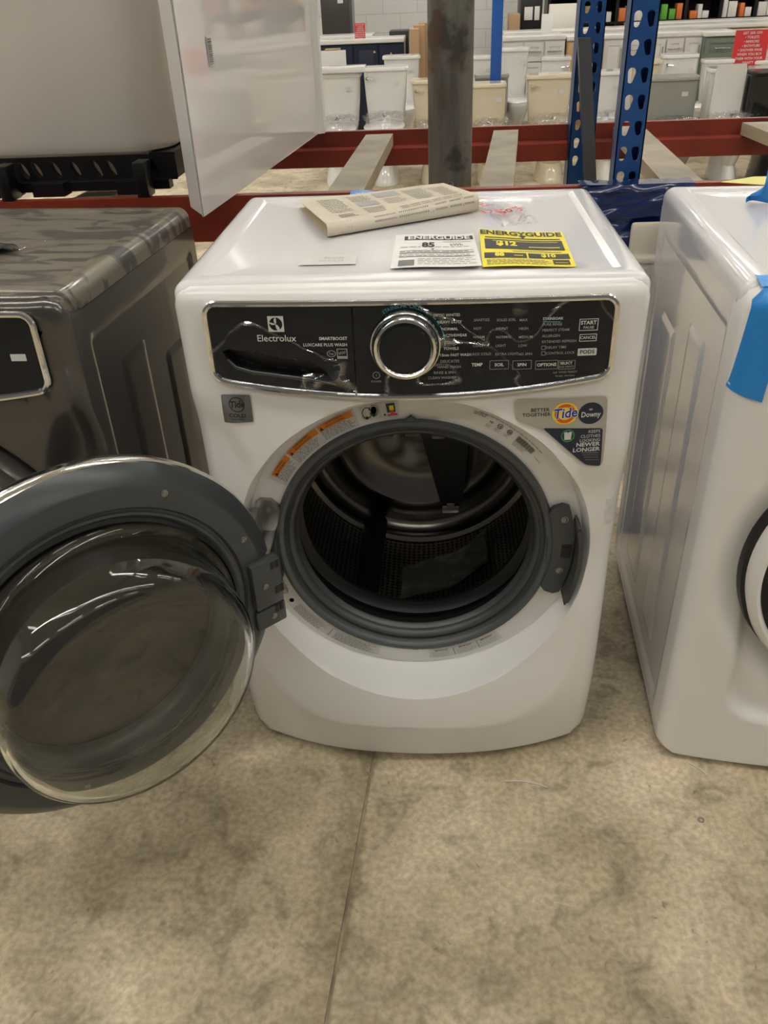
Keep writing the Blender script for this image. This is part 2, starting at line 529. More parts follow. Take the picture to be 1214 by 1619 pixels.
def front_mesh(F, rin, rdense, console=False, n=288):
    b = MB()
    rings = [rin, rin + .008, rin + .016]
    r0 = rings[-1]
    k = 14
    for i in range(1, k + 1): rings.append(r0 + (.282 - r0) * i / k)
    q = .2835
    while q < rdense - .0005: rings.append(q); q += .0014
    fr = [1 - (1 - i / 40) ** 1.6 for i in range(1, 41)]

    def bound(a):
        lo, hi = rdense + .001, 0.62
        for _ in range(26):
            m = (lo + hi) / 2
            if sd_rr(math.cos(a) * m, DZ + math.sin(a) * m, HW, ZB, ZT, 0.028) < 0: lo = m
            else: hi = m
        return lo
    cols = []
    for i in range(n):
        a = 2 * PI * i / n; R = bound(a)
        rs = rings + [rdense + (R - rdense) * t for t in fr]
        col = []
        for r in rs:
            x = math.cos(a) * r; z = DZ + math.sin(a) * r
            y = edge_round(x, z, F(x, z))
            if console: y += 0.032 * sstep(-0.008, -0.012, con_sd(x, z))
            col.append((x, y, z))
        x, y, z = col[-1]
        col.append((x, 0.05, z))
        cols.append(col)
    m = len(cols[0])
    vs = [p for c in cols for p in c]
    fs = []
    for i in range(n):
        j = (i + 1) % n
        for t in range(m - 1): fs.append((i * m + t, j * m + t, j * m + t + 1, i * m + t + 1))
    b.add(vs, fs, 0, True)
    return b


def rr_pts(hx, hy, rc, k=8, m=10):
    pts = []
    for (cx, cy, a0) in ((hx - rc, hy - rc, 0), (-hx + rc, hy - rc, PI / 2), (-hx + rc, -hy + rc, PI), (hx - rc, -hy + rc, 1.5 * PI)):
        for i in range(k + 1):
            a = a0 + PI / 2 * i / k
            pts.append((cx + rc * math.cos(a), cy + rc * math.sin(a)))
    return pts


def rr_sheet(b, cx, cy, hx, hy, rc, rings, mi=0):
    """concentric sheet: rings = [(inset, z)], last one closed"""
    base = len(b.v); n = None
    for (d, z) in rings:
        pts = rr_pts(hx - d, hy - d, max(rc - d, 0.004))
        n = len(pts)
        b.v += [Vector((cx + p[0], cy + p[1], z)) for p in pts]
    for t in range(len(rings) - 1):
        for i in range(n):
            j = (i + 1) % n
            b.f.append((base + t * n + i, base + t * n + j, base + (t + 1) * n + j, base + (t + 1) * n + i)); b.mi.append(mi); b.sm.append(True)
    t = len(rings) - 1
    b.f.append(tuple(base + t * n + i for i in range(n))); b.mi.append(mi); b.sm.append(True)


def box2(y, z, a, b_, c, d, s=0.006):
    return sstep(a - s, a + s, y) * sstep(b_ + s, b_ - s, y) * sstep(c - s, c + s, z) * sstep(d + s, d - s, z)


def side_h(y, z):
    h = -0.006 * box2(y, z, .075, .56, .07, .875)
    h += 0.006 * box2(y, z, .075, .165, .62, .70) * 0
    h += 0.005 * box2(y, z, .17, .27, .12, .80)
    h += 0.005 * box2(y, z, .36, .48, .12, .74)
    h -= 0.004 * box2(y, z, .585 - .02, .59, .1, .84)
    return h


def widen(o):
    """the shell is a little wider at the top than at the floor"""
    for v in o.data.vertices:
        v.co.x *= 1 + .022 * (v.co.z / .95) * min(1, abs(v.co.x) / HW) ** 4


def cabinet(root, mt, depth=0.60, lidmat=None, wide=False):
    b = MB()
    for s in (-1, 1):
        b.grid(70, 90, lambda u, v, s=s: (s * (0.3395 + side_h(.045 + u * .555, .03 + v * .895)), .045 + u * (depth - .045), .03 + v * .895), flip=(s < 0))
    X, Y0, Y1, Z0, Z1 = .3345, .060, depth - .001, .03, .924
    b.add([(-X, Y0, Z0), (X, Y0, Z0), (X, Y1, Z0), (-X, Y1, Z0), (-X, Y0, Z1), (X, Y0, Z1), (X, Y1, Z1), (-X, Y1, Z1)],
          [(0, 3, 2, 1), (4, 5, 6, 7), (2, 3, 7, 6), (0, 4, 7, 3), (1, 2, 6, 5)])
    o_ = b.build('cabinet', mt, root)
    if wide: widen(o_)
    b = MB()
    rr = .022
    rings = [(0, .928), (0, .965 - rr)]
    for i in range(1, 9):
        a = PI / 2 * i / 8; rings.append((rr * (1 - math.cos(a)), .965 - rr + rr * math.sin(a)))
    rings += [(.037, .965), (.0385, .9648), (.045, .9602), (.047, .9598), (.12, .9598)]
    rr_sheet(b, 0, (depth + .010) / 2, HW, (depth - .010) / 2, .022, rings)
    b.box(-.335, .335, .03, depth - .02, .926, .930)
    o_ = b.build('lid', lidmat or mt, root)
    if wide: widen(o_)
    for x in (-.28, .28):
        for y in (.06, depth - .06):
            b = MB(); b.cyl((x, y, 0), (x, y, .034), .022, 16); b.build('foot', 'rubber_black', root)


wm = thing('washing_machine', 'white front-load washer with its round door hanging open and black control panel', 'washing machine', (0, 0, 0))
cabinet(wm, 'enamel', wide=True)
widen(front_mesh(front_a, .236, .3080, console=True).build('front_panel', 'white_plastic', wm, auto=28))


def sf(x, z, off=0.0):
    return Vector((x, front_a(x, z) - off, z))


def pxs(u, v, off=0.006):
    """point of the front face seen at pixel (u, v) -> (x, z)"""
    y = 0
    for _ in range(12):
        p = atY(u, v, y); y = front_a(p.x, p.z) - off
    return p.x, p.z


# ---- console
def cpt(x, z, off): return (x, bow(x, z) - off, z)


def con_span(x, mg=0.0):
    """z range of the console at x (rounded ends)"""
    lo = con_lo(x) + mg; hi = 0.941 - mg
    rc = 0.018 - mg; hx = 0.298 - mg
    e = hx - abs(x)
    if e < rc:
        e = max(e, 0); k = rc - math.sqrt(max(rc * rc - (rc - e) ** 2, 0)); lo += k; hi -= k
    return lo, hi


def con_xs(x0, x1, n):
    xs = [x0 + (x1 - x0) * i / (n - 1) for i in range(n)]
    ex = [0.0005, .0015, .003, .006, .010, .014]
    if x0 < -.28: xs += [x0 + e for e in ex]
    if x1 > .28: xs += [x1 - e for e in ex]
    return sorted(xs)


def con_patch(x0, x1, nx, nz, off, mg=0.0, recess=None):
    b = MB(); xs = con_xs(x0, x1, nx); base = 0
    for x in xs:
        lo, hi = con_span(x, mg)
        for j in range(nz):
            z = lo + (hi - lo) * j / (nz - 1)
            d = recess(x, z) if recess else 0
            b.v.append(Vector(cpt(x, z, off - d)))
    for i in range(len(xs) - 1):
        for j in range(nz - 1):
            f = (i * nz + j, (i + 1) * nz + j, (i + 1) * nz + j + 1, i * nz + j + 1)
            dd = sum(b.v[q].y - bow(b.v[q].x, b.v[q].z) for q in f) / 4 + off
            b.f.append(f); b.mi.append(1 if dd > .006 else 0); b.sm.append(True)
    # rim going back
    ring = [i * nz for i in range(len(xs))] + [(len(xs) - 1) * nz + j for j in range(1, nz)] + [i * nz + nz - 1 for i in range(len(xs) - 2, -1, -1)] + [j for j in range(nz - 2, 0, -1)]
    k = len(b.v)
    for q in ring: p = b.v[q]; b.v.append(Vector((p.x, p.y + .012, p.z)))
    m = len(ring)
    for i in range(m):
        j = (i + 1) % m
        b.f.append((ring[i], k + i, k + j, ring[j])); b.mi.append(0); b.sm.append(False)
    return b


SPLIT = pxs(559, 545)[0]
HT = [pxs(*p) for p in ((352, 556), (362, 553), (394, 557), (439, 567), (489, 573), (510, 584), (531, 607))]
HB = [pxs(*p) for p in ((352, 556), (360, 567), (373, 580), (399, 588), (439, 593), (491, 600), (531, 607))]


def lerp_pts(P, x):
    for (a, b) in zip(P, P[1:]):
        if a[0] <= x <= b[0]: return a[1] + (b[1] - a[1]) * (x - a[0]) / max(b[0] - a[0], 1e-9)
    return P[0][1] if x < P[0][0] else P[-1][1]


def hrec(x, z):
    if x < HT[0][0] or x > HT[-1][0]: return 0
    e = min(lerp_pts(HT, x) - z, z - lerp_pts(HB, x))
    return 0.022 * sstep(-0.0005, 0.0035, e)


dd = con_patch(-.294, SPLIT - .0012, 150, 80, .006, .004, hrec).build('detergent_drawer', ['black_gloss', 'black_deep'], wm)
b = MB(); b.tube([cpt(x, z - .001, .0065) for (x, z) in HB[1:]], [.001, .0025, .003, .003, .003, .001], 8, flat=.5); b.build('handle_lip', 'grey_dark', dd)
cp = con_patch(SPLIT + .0012, .294, 90, 40, .006, .004).build('control_panel', 'black_gloss', wm)
# chrome surround
out = []
xs = con_xs(-.298, .298, 60)
out = [cpt(x, con_span(x)[0], .007) for x in xs] + [cpt(x, con_span(x)[1], .007) for x in xs[::-1]]
b = MB(); b.tube(out, .0048, 8, closed=True, flat=1.0)
b.build('chrome_trim', 'chrome', wm)

tx, tz = pxs(641, 545)
kb = MB()
kc = (tx, bow(tx, tz), tz)
kb.lathe([(.0525, .004), (.0525, -.010), (.0510, -.014), (.0495, -.015)], kc, (0, 1, 0), (0, 0, 1), 96)
kb.lathe([(.0475, -.016), (.0465, -.026), (.0450, -.0285), (.0415, -.0295), (.0400, -.028), (.0390, -.0265), (.0380, -.026)], kc, (0, 1, 0), (0, 0, 1), 96)
kn = kb.build('cycle_knob', 'chrome', wm)
b = MB(); b.lathe([(.0497, -.0145), (.0473, -.0165)], kc, (0, 1, 0), (0, 0, 1), 96)
b.build('knob_groove', 'black_deep', kn)
b = MB(); b.lathe([(.0384, -.0255), (.036, -.0275), (0, -.0285)], kc, (0, 1, 0), (0, 0, 1), 96)
b.build('knob_face', 'black_gloss', kn)

CF = lambda x, z: cpt(x, z, .0068)


def T(b, s, u, v, hpx, mi=0, align='CENTER', bold=0.0, rot=0.0, sx=1.0, space=1.0):
    """text centred at pixel (u, v) of the console, capitals hpx pixels tall"""
    x, z = pxs(u, v)
    b.text(s, CF, x, z, hpx * 0.00103 / 0.72, mi, bold, align, space, rot, sx)


def frame_rect(b, fn, x0, x1, z0, z1, t, mi=0):
    for (a, c, d, e) in ((x0, x1, z0, z0 + t), (x0, x1, z1 - t, z1), (x0, x0 + t, z0 + t, z1 - t), (x1 - t, x1, z0 + t, z1 - t)):
        b.add([fn(a, d), fn(c, d), fn(c, e), fn(a, e)], [(0, 1, 2, 3)], mi)


# printed words on the drawer
b = MB()
T(b, 'Electrolux', 437, 535, 10, 0, bold=.004)
T(b, 'SMARTBOOST', 549, 535, 4.6, 0, 'RIGHT', .022)
T(b, 'LUXCARE PLUS WASH', 549, 545, 4.6, 0, 'RIGHT', .012)
x, z = pxs(436, 512)
q = .0118
b.add([CF(x - q, z - q), CF(x + q, z - q), CF(x + q, z + q), CF(x - q, z + q)], [(0, 1, 2, 3)], 0)
CF2 = lambda x, z: cpt(x, z, .0071)
cir = []
for a in range(0, 40): cir.append((x + .0098 * math.cos(a * PI / 20), z + .0098 * math.sin(a * PI / 20)))
b.add([CF2(*p) for p in cir], [tuple(range(40))], 1)
CF3 = lambda x, z: cpt(x, z, .0074)
# the three swept vanes of the emblem
def vane(pts): b.add([CF3(x + p[0] * .0098, z + p[1] * .0098) for p in pts], [tuple(range(len(pts)))], 0)
vane([(-.05, .0), (-.25, .35), (-.22, .75), (-.02, 1.0), (.06, 1.0), (.12, .55), (.08, .15)])
vane([(-.05, .0), (.25, -.15), (.48, -.48), (.55, -.82), (.2, -.98), (.02, -.6), (-.08, -.2)])
vane([(-.05, .0), (-.3, -.12), (-.65, -.1), (-.98, .12), (-.95, .3), (-.6, .2), (-.25, .1)])
# hE and star badges
x, z = pxs(524, 559)
ring = [(x + .0068 * math.cos(a * PI / 14), z + .0052 * math.sin(a * PI / 14)) for a in range(28)]
for i in range(28):
    p, q_ = ring[i], ring[(i + 1) % 28]
    k = .84
    b.add([CF(*p), CF(*q_), CF(x + (q_[0] - x) * k, z + (q_[1] - z) * k), CF(x + (p[0] - x) * k, z + (p[1] - z) * k)], [(0, 1, 2, 3)], 2)
T(b, 'he', 524, 559, 5, 2)
x, z = pxs(541, 559)
frame_rect(b, CF, x - .0078, x + .0078, z - .0078, z + .0078, .0012, 2)
b.add([CF(x - .0078, z - .0078), CF(x + .0078, z - .0078), CF(x + .0078, z - .0035), CF(x - .0078, z - .0035)], [(0, 1, 2, 3)], 2)
b.text('star', CF, x, z + .002, .008, 2, rot=.2)
b.build('printed_words', ['ink_white', 'black_gloss', 'ink_dim'], dd)

# printed words on the control panel
b = MB()
for s, u, v in (('OPTIC WHITES', 706, 498), ('HEAVY DUTY', 711, 509), ('NORMAL', 711, 520), ('ACTIVEWEAR', 719, 530), ('COLORS', 714, 541),
                ('TOWELS', 713, 551), ('15min FAST WASH', 720, 561), ('DELICATES', 711, 571), ('HAND WASH', 710, 580), ('RINSE & SPIN', 703, 589), ('CLEAN WASHER', 699, 597)):
    T(b, s, u, v, 4.0, 1 if v > 570 else 0, bold=.008)
for col, u in ((('SANITIZE', 'HOT', 'WARM', 'COOL', 'ECO COLD'), 749), (('SOLID SOIL', 'HEAVY', 'NORMAL', 'LIGHT', 'EXTRA LIGHT'), 785), (('MAX', 'HIGH', 'MEDIUM', 'LOW', 'NO SPIN'), 821)):
    for i, s in enumerate(col): T(b, s, u - i * .6, 506 + i * 13.5, 3.8, 1, 'LEFT', .006)
for i, (s, off) in enumerate((('STAINSOAK', 0), ('PURE RINSE', 0), ('PERFECT STEAM', 0), ('ALLERGEN', 0), ('EXTENDED REFRESH', 0), ('DELAY TIME', 7), ('CONTROL LOCK', 7))):
    T(b, s, 858 - i * .4 + off, 504 + i * 9.1, 3.8, 0 if i == 0 else 1, 'LEFT', .015 if i == 0 else .006)
x, z = pxs(858, 508.5); x2, z2 = pxs(886, 508.5)
b.add([CF(x, z - .0006), CF(x2, z2 - .0006), CF(x2, z2 + .0006), CF(x, z + .0006)], [(0, 1, 2, 3)], 2)
for v in (549.5, 558.5):
    x, z = pxs(859, v); frame_rect(b, CF, x - .003, x + .003, z - .003, z + .003, .0007, 1)
for s, u in (('TEMP', 754), ('SOIL', 789), ('SPIN', 825), ('OPTIONS', 864)):
    T(b, s, u, 576.5, 4.7, 0, bold=.022)
for u, hw in ((754, .0), (789, .0140), (825, .0140), (864, .0165), (896, .0122)):
    x, z = pxs(u, 576.5)
    if hw: frame_rect(b, CF, x - hw, x + hw, z - .0068, z + .0068, .0006, 0 if u == 895 else 1)
T(b, 'SELECT', 895, 574, 3.8, 0, bold=.015); T(b, '(NO HEAT)', 895, 579.5, 3, 1)
T(b, 'START', 930.5, 510, 5.4, 0, bold=.025); T(b, 'PAUSE', 930.5, 517.5, 3.8, 0)
x, z = pxs(930.5, 513); frame_rect(b, CF, x - .0135, x + .0135, z - .0088, z + .0088, .0009, 0)
T(b, 'CANCEL', 929.5, 533.5, 4.2, 0, bold=.01)
x, z = pxs(929.5, 533.5); frame_rect(b, CF, x - .0125, x + .0125, z - .0055, z + .0055, .0009, 0)
x, z = pxs(928, 556)
pr = [(x + p[0], z + p[1]) for p in rr_pts(.0138, .0055, .001, 2)]
b.add([CF(*p) for p in pr], [tuple(range(len(pr)))], 0)
b.text('PODS', CF2, x, z, .0085, 3, bold=.02)
T(b, 'wifi  WASH READY', 893, 588, 3, 1); T(b, '(by app)  electronics', 893, 593.5, 2.4, 1)
T(b, 'POWER', 595, 603, 3.2, 1)
x, z = pxs(595, 593)
for i in range(24):
    a, c = i * PI / 12, (i + 1) * PI / 12
    b.add([CF(x + r_ * math.cos(t), z + r_ * math.sin(t)) for r_, t in ((.0045, a), (.0045, c), (.0055, c), (.0055, a))], [(0, 1, 2, 3)], 1)
b.add([CF(x - .0004, z - .002), CF(x + .0004, z - .002), CF(x + .0004, z + .002), CF(x - .0004, z + .002)], [(0, 1, 2, 3)], 1)
# teal arc and lettering round the knob
arc = 'STAINSOAK CYCLES'
for i, chh in enumerate(arc):
    a = math.radians(122 - i * 4.1)
    if chh != ' ': b.text(chh, CF, tx + .0575 * math.cos(a), tz + .0575 * math.sin(a), .0075, 2, rot=a - PI / 2)
for i in range(7):
    a0, a1 = math.radians(54 - i * 8.4), math.radians(54 - i * 8.4 - 6)
    b.add([CF(tx + r_ * math.cos(t), tz + r_ * math.sin(t)) for r_, t in ((.057, a0), (.0582, a0), (.0582, a1), (.057, a1))], [(3, 2, 1, 0)], 2)
b.build('printed_words', ['ink_white', 'ink_dim', 'ink_teal', 'ink'], cp)

# crinkled protective film over the console
fr = con_patch(-.303 * .985, .303 * .985, 120, 50, .0105, -.000)
rnd = random.Random(3)
for p in fr.v: p.y -= 0.0012 * math.sin(p.x * 61 + 5 * math.sin(p.z * 47)) + 0.0008 * math.sin(p.z * 130 + p.x * 35)
fm = [i for i, p in enumerate(fr.v)]
fr.mi = [0] * len(fr.f)
fr.build('protective_film', 'film', wm)

# ---- gasket, door ring, drum
OC = (0, 0, DZ)
b = MB()
b.lathe([(.246, .040), (.2455, .028), (.243, .024), (.238, .023), (.233, .026), (.231, .030)], OC, (0, 1, 0), (0, 0, 1), 128)
dr = b.build('door_ring', 'grey_ring', wm)
b = MB(); b.lathe([(.2312, .0295), (.229, .034), (.228, .037), (.2235, .037), (.222, .036), (.218, .038), (.2135, .044), (.212, .052)], OC, (0, 1, 0), (0, 0, 1), 128)
b.build('inner_ring', 'grey_dark', dr)
b = MB(); b.lathe([(.2122, .050), (.208, .056), (.2068, .060)], OC, (0, 1, 0), (0, 0, 1), 128)
b.lathe([(.2068, .060), (.2075, .064), (.2085, .072), (.214, .082), (.2225, .094), (.2285, .106)], OC, (0, 1, 0), (0, 0, 1), 128, mi=1)
b.lathe([(.2285, .106), (.2295, .116), (.222, .124), (.211, .128), (.209, .133)], OC, (0, 1, 0), (0, 0, 1), 128, mi=1)
for a in (-12, 0, 12):
    t = math.radians(a); p = Vector((.209 * math.sin(t), .058, DZ + .209 * math.cos(t)))
    b.box(p.x - .012, p.x + .012, .05, .075, p.z - .006, p.z + .004, r=.004)
b.build('door_gasket', ['rubber', 'rubber_black'], wm)

DM = bpy.data.materials.new('perforated_steel'); DM.use_nodes = True
nt = DM.node_tree; bs = nt.nodes['Principled BSDF']
bs.inputs['Metallic'].default_value = 1; bs.inputs['Roughness'].default_value = .34
uv = nt.nodes.new('ShaderNodeUVMap'); mp = nt.nodes.new('ShaderNodeMapping'); mp.inputs['Scale'].default_value = (150, 24, 1)
vo = nt.nodes.new('ShaderNodeTexVoronoi'); vo.voronoi_dimensions = '2D'; vo.inputs['Scale'].default_value = 1; vo.inputs['Randomness'].default_value = 0.12
rp = nt.nodes.new('ShaderNodeValToRGB'); rp.color_ramp.elements[0].position = .26; rp.color_ramp.elements[1].position = .34
rp.color_ramp.elements[0].color = (.01, .01, .01, 1); rp.color_ramp.elements[1].color = (.50, .47, .42, 1)
nt.links.new(uv.outputs[0], mp.inputs[0]); nt.links.new(mp.outputs[0], vo.inputs['Vector']); nt.links.new(vo.outputs['Distance'], rp.inputs[0]); nt.links.new(rp.outputs[0], bs.inputs['Base Color'])
b = MB()
b.lathe([(.2105, .131), (.213, .133), (.226, .138), (.250, .150)], OC, (0, 1, 0), (0, 0, 1), 96, mi=1)
b.lathe([(.250, .150), (.264, .213), (.265, .277), (.265, .341), (.262, .405)], OC, (0, 1, 0), (0, 0, 1), 96, mi=0)
b.lathe([(.262, .405), (.268, .41), (.268, .42), (.258, .425), (.255, .44), (.258, .45), (.25, .462), (.235, .468), (.205, .466), (.195, .458), (.18, .455), (.165, .462),
         (.14, .480), (.09, .486), (.07, .478), (.03, .476), (0, .476)], OC, (0, 1, 0), (0, 0, 1), 96, mi=1)
M_['drum_back'] = mat('brushed_drum_steel', (0.20, 0.185, 0.165), 0.25, metal=1.0)
drum = b.build('drum', [DM, 'drum_back'], wm)
for a in (204, 84, 324):          # paddles inside the drum
    b = MB(); t = math.radians(a)
    er = Vector((math.sin(t), 0, math.cos(t))); et = Vector((math.cos(t), 0, -math.sin(t)))
    P = lambda h, w, y: Vector(OC) + er * (.262 - h) + et * w + Vector((0, y, 0))
    secs = [(.17, .030, .020, .018), (.24, .036, .026, .018), (.36, .038, .028, .018), (.44, .038, .030, .020), (.455, .0, .030, .020)]
    vs = []
    for (y, h, w0, w1) in secs: vs += [P(0, -w0, y), P(h * .8, -w1, y), P(h, -w1 * .5, y), P(h, w1 * .5, y), P(h * .8, w1, y), P(0, w0, y)]
    fs = []
    for i in range(len(secs) - 1):
        for j in range(5): fs.append((i * 6 + j, i * 6 + j + 1, (i + 1) * 6 + j + 1, (i + 1) * 6 + j))
    fs.append((0, 1, 2, 3, 4, 5))
    b.add(vs, fs, 0, True); fixn(b.build('drum_paddle', 'rubber_black', drum))
# bright clip on the spider at the back
X = atY(712, 803, .44)
b = MB(); b.box(X.x - .020, X.x + .020, .43, .462, X.z - .010, X.z + .012, r=.004); b.box(X.x - .009, X.x + .009, .428, .45, X.z + .008, X.z + .020, r=.003)
b.build('spider_clip', 'steel', drum)
b = MB()
b.add([P_ for P_ in [(X.x - .12, .452, DZ + .22), (X.x + .055, .452, DZ + .22), (X.x + .028, .440, X.z + .01), (X.x - .022, .440, X.z + .01),
                     (X.x - .12, .470, DZ + .22), (X.x + .055, .470, DZ + .22), (X.x + .028, .470, X.z - .01), (X.x - .022, .470, X.z - .01)]],
      [(0, 1, 2, 3), (0, 3, 7, 4), (1, 5, 6, 2), (3, 2, 6, 7)], 0)
b.build('drum_spider', 'rubber_black', drum)

# papers in a clear bag lying in the drum
b = MB()
A0 = Vector((-.01, .18, DZ - .262))
def bagpt(u, v, k=0):
    ang = math.radians(-8 + 44 * u) ; y = .19 + .11 * v + .07 * u
    R = .2615 - .006 - k - .004 * math.sin(u * 9 + v * 5)
    return (math.sin(ang) * R + .0, y, DZ - math.cos(ang) * R)
b.grid(24, 14, lambda u, v: bagpt(u, v, .006)); b.grid(24, 14, lambda u, v: bagpt(u, v, 0), flip=True)
pk = b.build('manual_packet', mat('dark_printed_manual', (0.06, 0.057, 0.050), 0.5, noise=((0.24, 0.225, 0.19), 14, .5, .68)), wm)
pk.parent = None
tag(pk, 'packet of dark papers in clear plastic lying at the bottom of the open drum', 'packet')
b = MB(); b.grid(30, 18, lambda u, v: bagpt(-.06 + u * 1.12, -.08 + v * 1.16, .010 + .004 * math.sin(u * 23) * math.sin(v * 17)))
b.build('clear_bag', 'film_pouch', pk)

# ---- latch, slot and stickers on the dish flange
def pol(r, deg, y):
    a = math.radians(deg); x, z = r * math.cos(a), DZ + r * math.sin(a)
    if y > .033 and r < .2835 and r > .247: y = front_a(x, z) - (.0356 - y)
    return (x, y, z)


def arc_slab(b, r0, r1, a0, a1, y0, y1, n=14, mi=0, rc=0.0):
    base = len(b.v)
    for i in range(n + 1):
        a = a0 + (a1 - a0) * i / n
        t = min(i, n - i) / n * abs(a1 - a0) * math.radians(1) * (r0 + r1) / 2
        k = 0
        if rc and t < rc: k = rc - math.sqrt(rc * rc - (rc - t) ** 2)
        b.v += [Vector(pol(r0 + k, a, y1)), Vector(pol(r0 + k, a, y0)), Vector(pol(r1 - k, a, y0)), Vector(pol(r1 - k, a, y1))]
    for i in range(n):
        for j in range(3):
            b.f.append((base + i * 4 + j, base + (i + 1) * 4 + j, base + (i + 1) * 4 + j + 1, base + i * 4 + j + 1)); b.mi.append(mi); b.sm.append(False)
    b.f.append((base, base + 1, base + 2, base + 3)); b.mi.append(mi); b.sm.append(False)
    k = base + n * 4
    b.f.append((k + 3, k + 2, k + 1, k)); b.mi.append(mi); b.sm.append(False)


b = MB()
arc_slab(b, .2425, .2790, -22, 18.5, .020, .034, 26, 0, .010)
b.box(.233, .246, .022, .034, DZ - .055, DZ + .02, r=.003)
lp = b.build('door_latch', 'grey_door', wm)
b = MB(); arc_slab(b, .258, .276, -4.5, 1.5, .0192, .0205, 6); b.box(.260, .272, .0185, .021, DZ - .016, DZ + .002)
b.build('latch_hole', 'black_deep', lp)
screw0 = None


def screw(parent, p, n=(0, -1, 0), r=.0048):
    n = Vector(n).normalized(); up = Vector((0, 0, 1))
    b = MB()
    b.lathe([(r * 1.35, 0), (r * 1.3, .0008), (r, .0008), (r * .95, .0024), (r * .5, .0030), (r * .45, .0016), (0, .0014)], p, n, up, 20)
    return b.build('screw', 'bracket', parent)


for (u, v) in ((893, 822), (884, 902)):
    q = atY(u, v, .020); screw(lp, (q.x, .0205, q.z))
b = MB()
arc_slab(b, .2815, .2895, -20.5, 12.5, -.014, .030, 24, 0, .006)
b.build('door_catch', 'grey_dark', wm)

# stickers round the dish
FL = .0338


def dish_text(b, s, r, deg, size, mi, bold=0.0, top=True, y=FL, align='CENTER', sx=1.0):
    vs, fs = text_geo(s, bold, align, 1.0, 0.0)
    out = []
    for p in vs:
        if top: rr_ = r + p.y * size; a = math.radians(deg) - p.x * size * sx / r
        else: rr_ = r - p.y * size; a = math.radians(deg) + p.x * size * sx / r
        out.append(pol(rr_, math.degrees(a), y - .0003))
    b.add(out, fs, mi)


def dish_arc(b, r0, r1, a0, a1, mi, y=FL):
    n = max(1, int(abs(a1 - a0) / 1.5))
    for i in range(n):
        a, c = a0 + (a1 - a0) * i / n, a0 + (a1 - a0) * (i + 1) / n
        b.add([pol(r0, a, y), pol(r1, a, y), pol(r1, c, y), pol(r0, c, y)], [(0, 1, 2, 3)], mi)


def dish_lines(b, r0, r1, a0, a1, n, mi, rng, t=.0011, y=FL):
    """rows of tiny print too small to read"""
    for i in range(n):
        r = r0 + (r1 - r0) * (i + .5) / n
        a = a0; end = a1 - (a1 - a0) * rng.random() * .25
        sg = 1 if a1 > a0 else -1
        while (end - a) * sg > .4:
            wlen = rng.uniform(.5, 2.0)
            c = a + sg * wlen
            if (c - end) * sg > 0: c = end
            b.add([pol(r, a, y), pol(r + t, a, y), pol(r + t, c, y), pol(r, c, y)], [(0, 1, 2, 3)], mi)
            a = c + sg * .35


rng = random.Random(5)
b = MB()
dish_arc(b, .2485, .2805, 151, 109.5, 3, .0344)
for (a0, a1, s1, s2) in ((149.3, 139.6, 'WARNING', 'RISK OF INJURY'), (138.8, 124.6, 'AVERTISSEMENT', 'RISQUE DE BLESSURE'), (123.9, 110.4, 'ADVERTENCIA', 'RIESGO DE LESIONES')):
    dish_arc(b, .2680, .2790, a0, a1, 0, .0340)
    am = (a0 + a1) / 2
    dish_text(b, s1, .2765, am, .0050, 1); dish_text(b, s2, .2712, am, .0046, 1, sx=.85)
    t0 = a0 - 1.1
    b.add([pol(.2690, t0 + .75, FL), pol(.2690, t0 - .75, FL), pol(.2755, t0, FL)], [(0, 1, 2)], 1)
    dish_lines(b, .2500, .2672, a0, a1, 6, 2, rng)
b.build('warning_sticker', ['orange', 'ink', 'ink_grey', 'label_white'], wm)
b = MB()
dish_arc(b, .2520, .2790, 107.6, 94.2, 3, .0344)
for (a, k) in ((105.5, 0), (103.0, 1)):
    for i in range(20):
        t0, t1 = i * PI / 10, (i + 1) * PI / 10
        cx, cz = .266 * math.cos(math.radians(a)), DZ + .266 * math.sin(math.radians(a)) + .002 * k
        b.add([(cx + rr_ * .0080 * math.cos(t), FL, cz + rr_ * .0105 * math.sin(t)) for rr_, t in ((.84, t0), (1, t0), (1, t1), (.84, t1))], [(0, 1, 2, 3)], 1)
        if k: b.add([(cx, FL, cz), (cx + .0052 * math.cos(t0), FL, cz + .0075 * math.sin(t0)), (cx + .0052 * math.cos(t1), FL, cz + .0075 * math.sin(t1))], [(0, 1, 2)], 0 if False else 2)
    b.add([(cx - .002, FL - .0006, cz - .011), (cx + .002, FL - .0006, cz - .011), (cx + .002, FL - .0006, cz - .006), (cx - .002, FL - .0006, cz - .006)], [(0, 1, 2, 3)], 1)
dish_arc(b, .2540, .2770, 101.1, 100.95, 2)
dish_arc(b, .2600, .2760, 98.4, 95.4, 4); dish_arc(b, .2640, .2720, 97.4, 95.9, 5, FL - .0003); dish_arc(b, .2560, .2640, 97.2, 96.0, 6, FL - .0004)
dish_arc(b, .2540, .2570, 98.4, 94.8, 6)
b.add([pol(.2555, 99.9, FL), pol(.2555, 98.9, FL), pol(.2600, 99.4, FL)], [(0, 1, 2)], 1)
b.build('instruction_sticker', ['orange', 'ink', 'ink_faint', 'label_white', 'navy', 'yellow', 'ink_red'], wm)
b = MB()
dish_lines(b, .2788, .2806, 67, 37, 1, 1, rng, .0010)
dish_lines(b, .2735, .2790, 68.5, 63.5, 3, 1, rng, .0009)
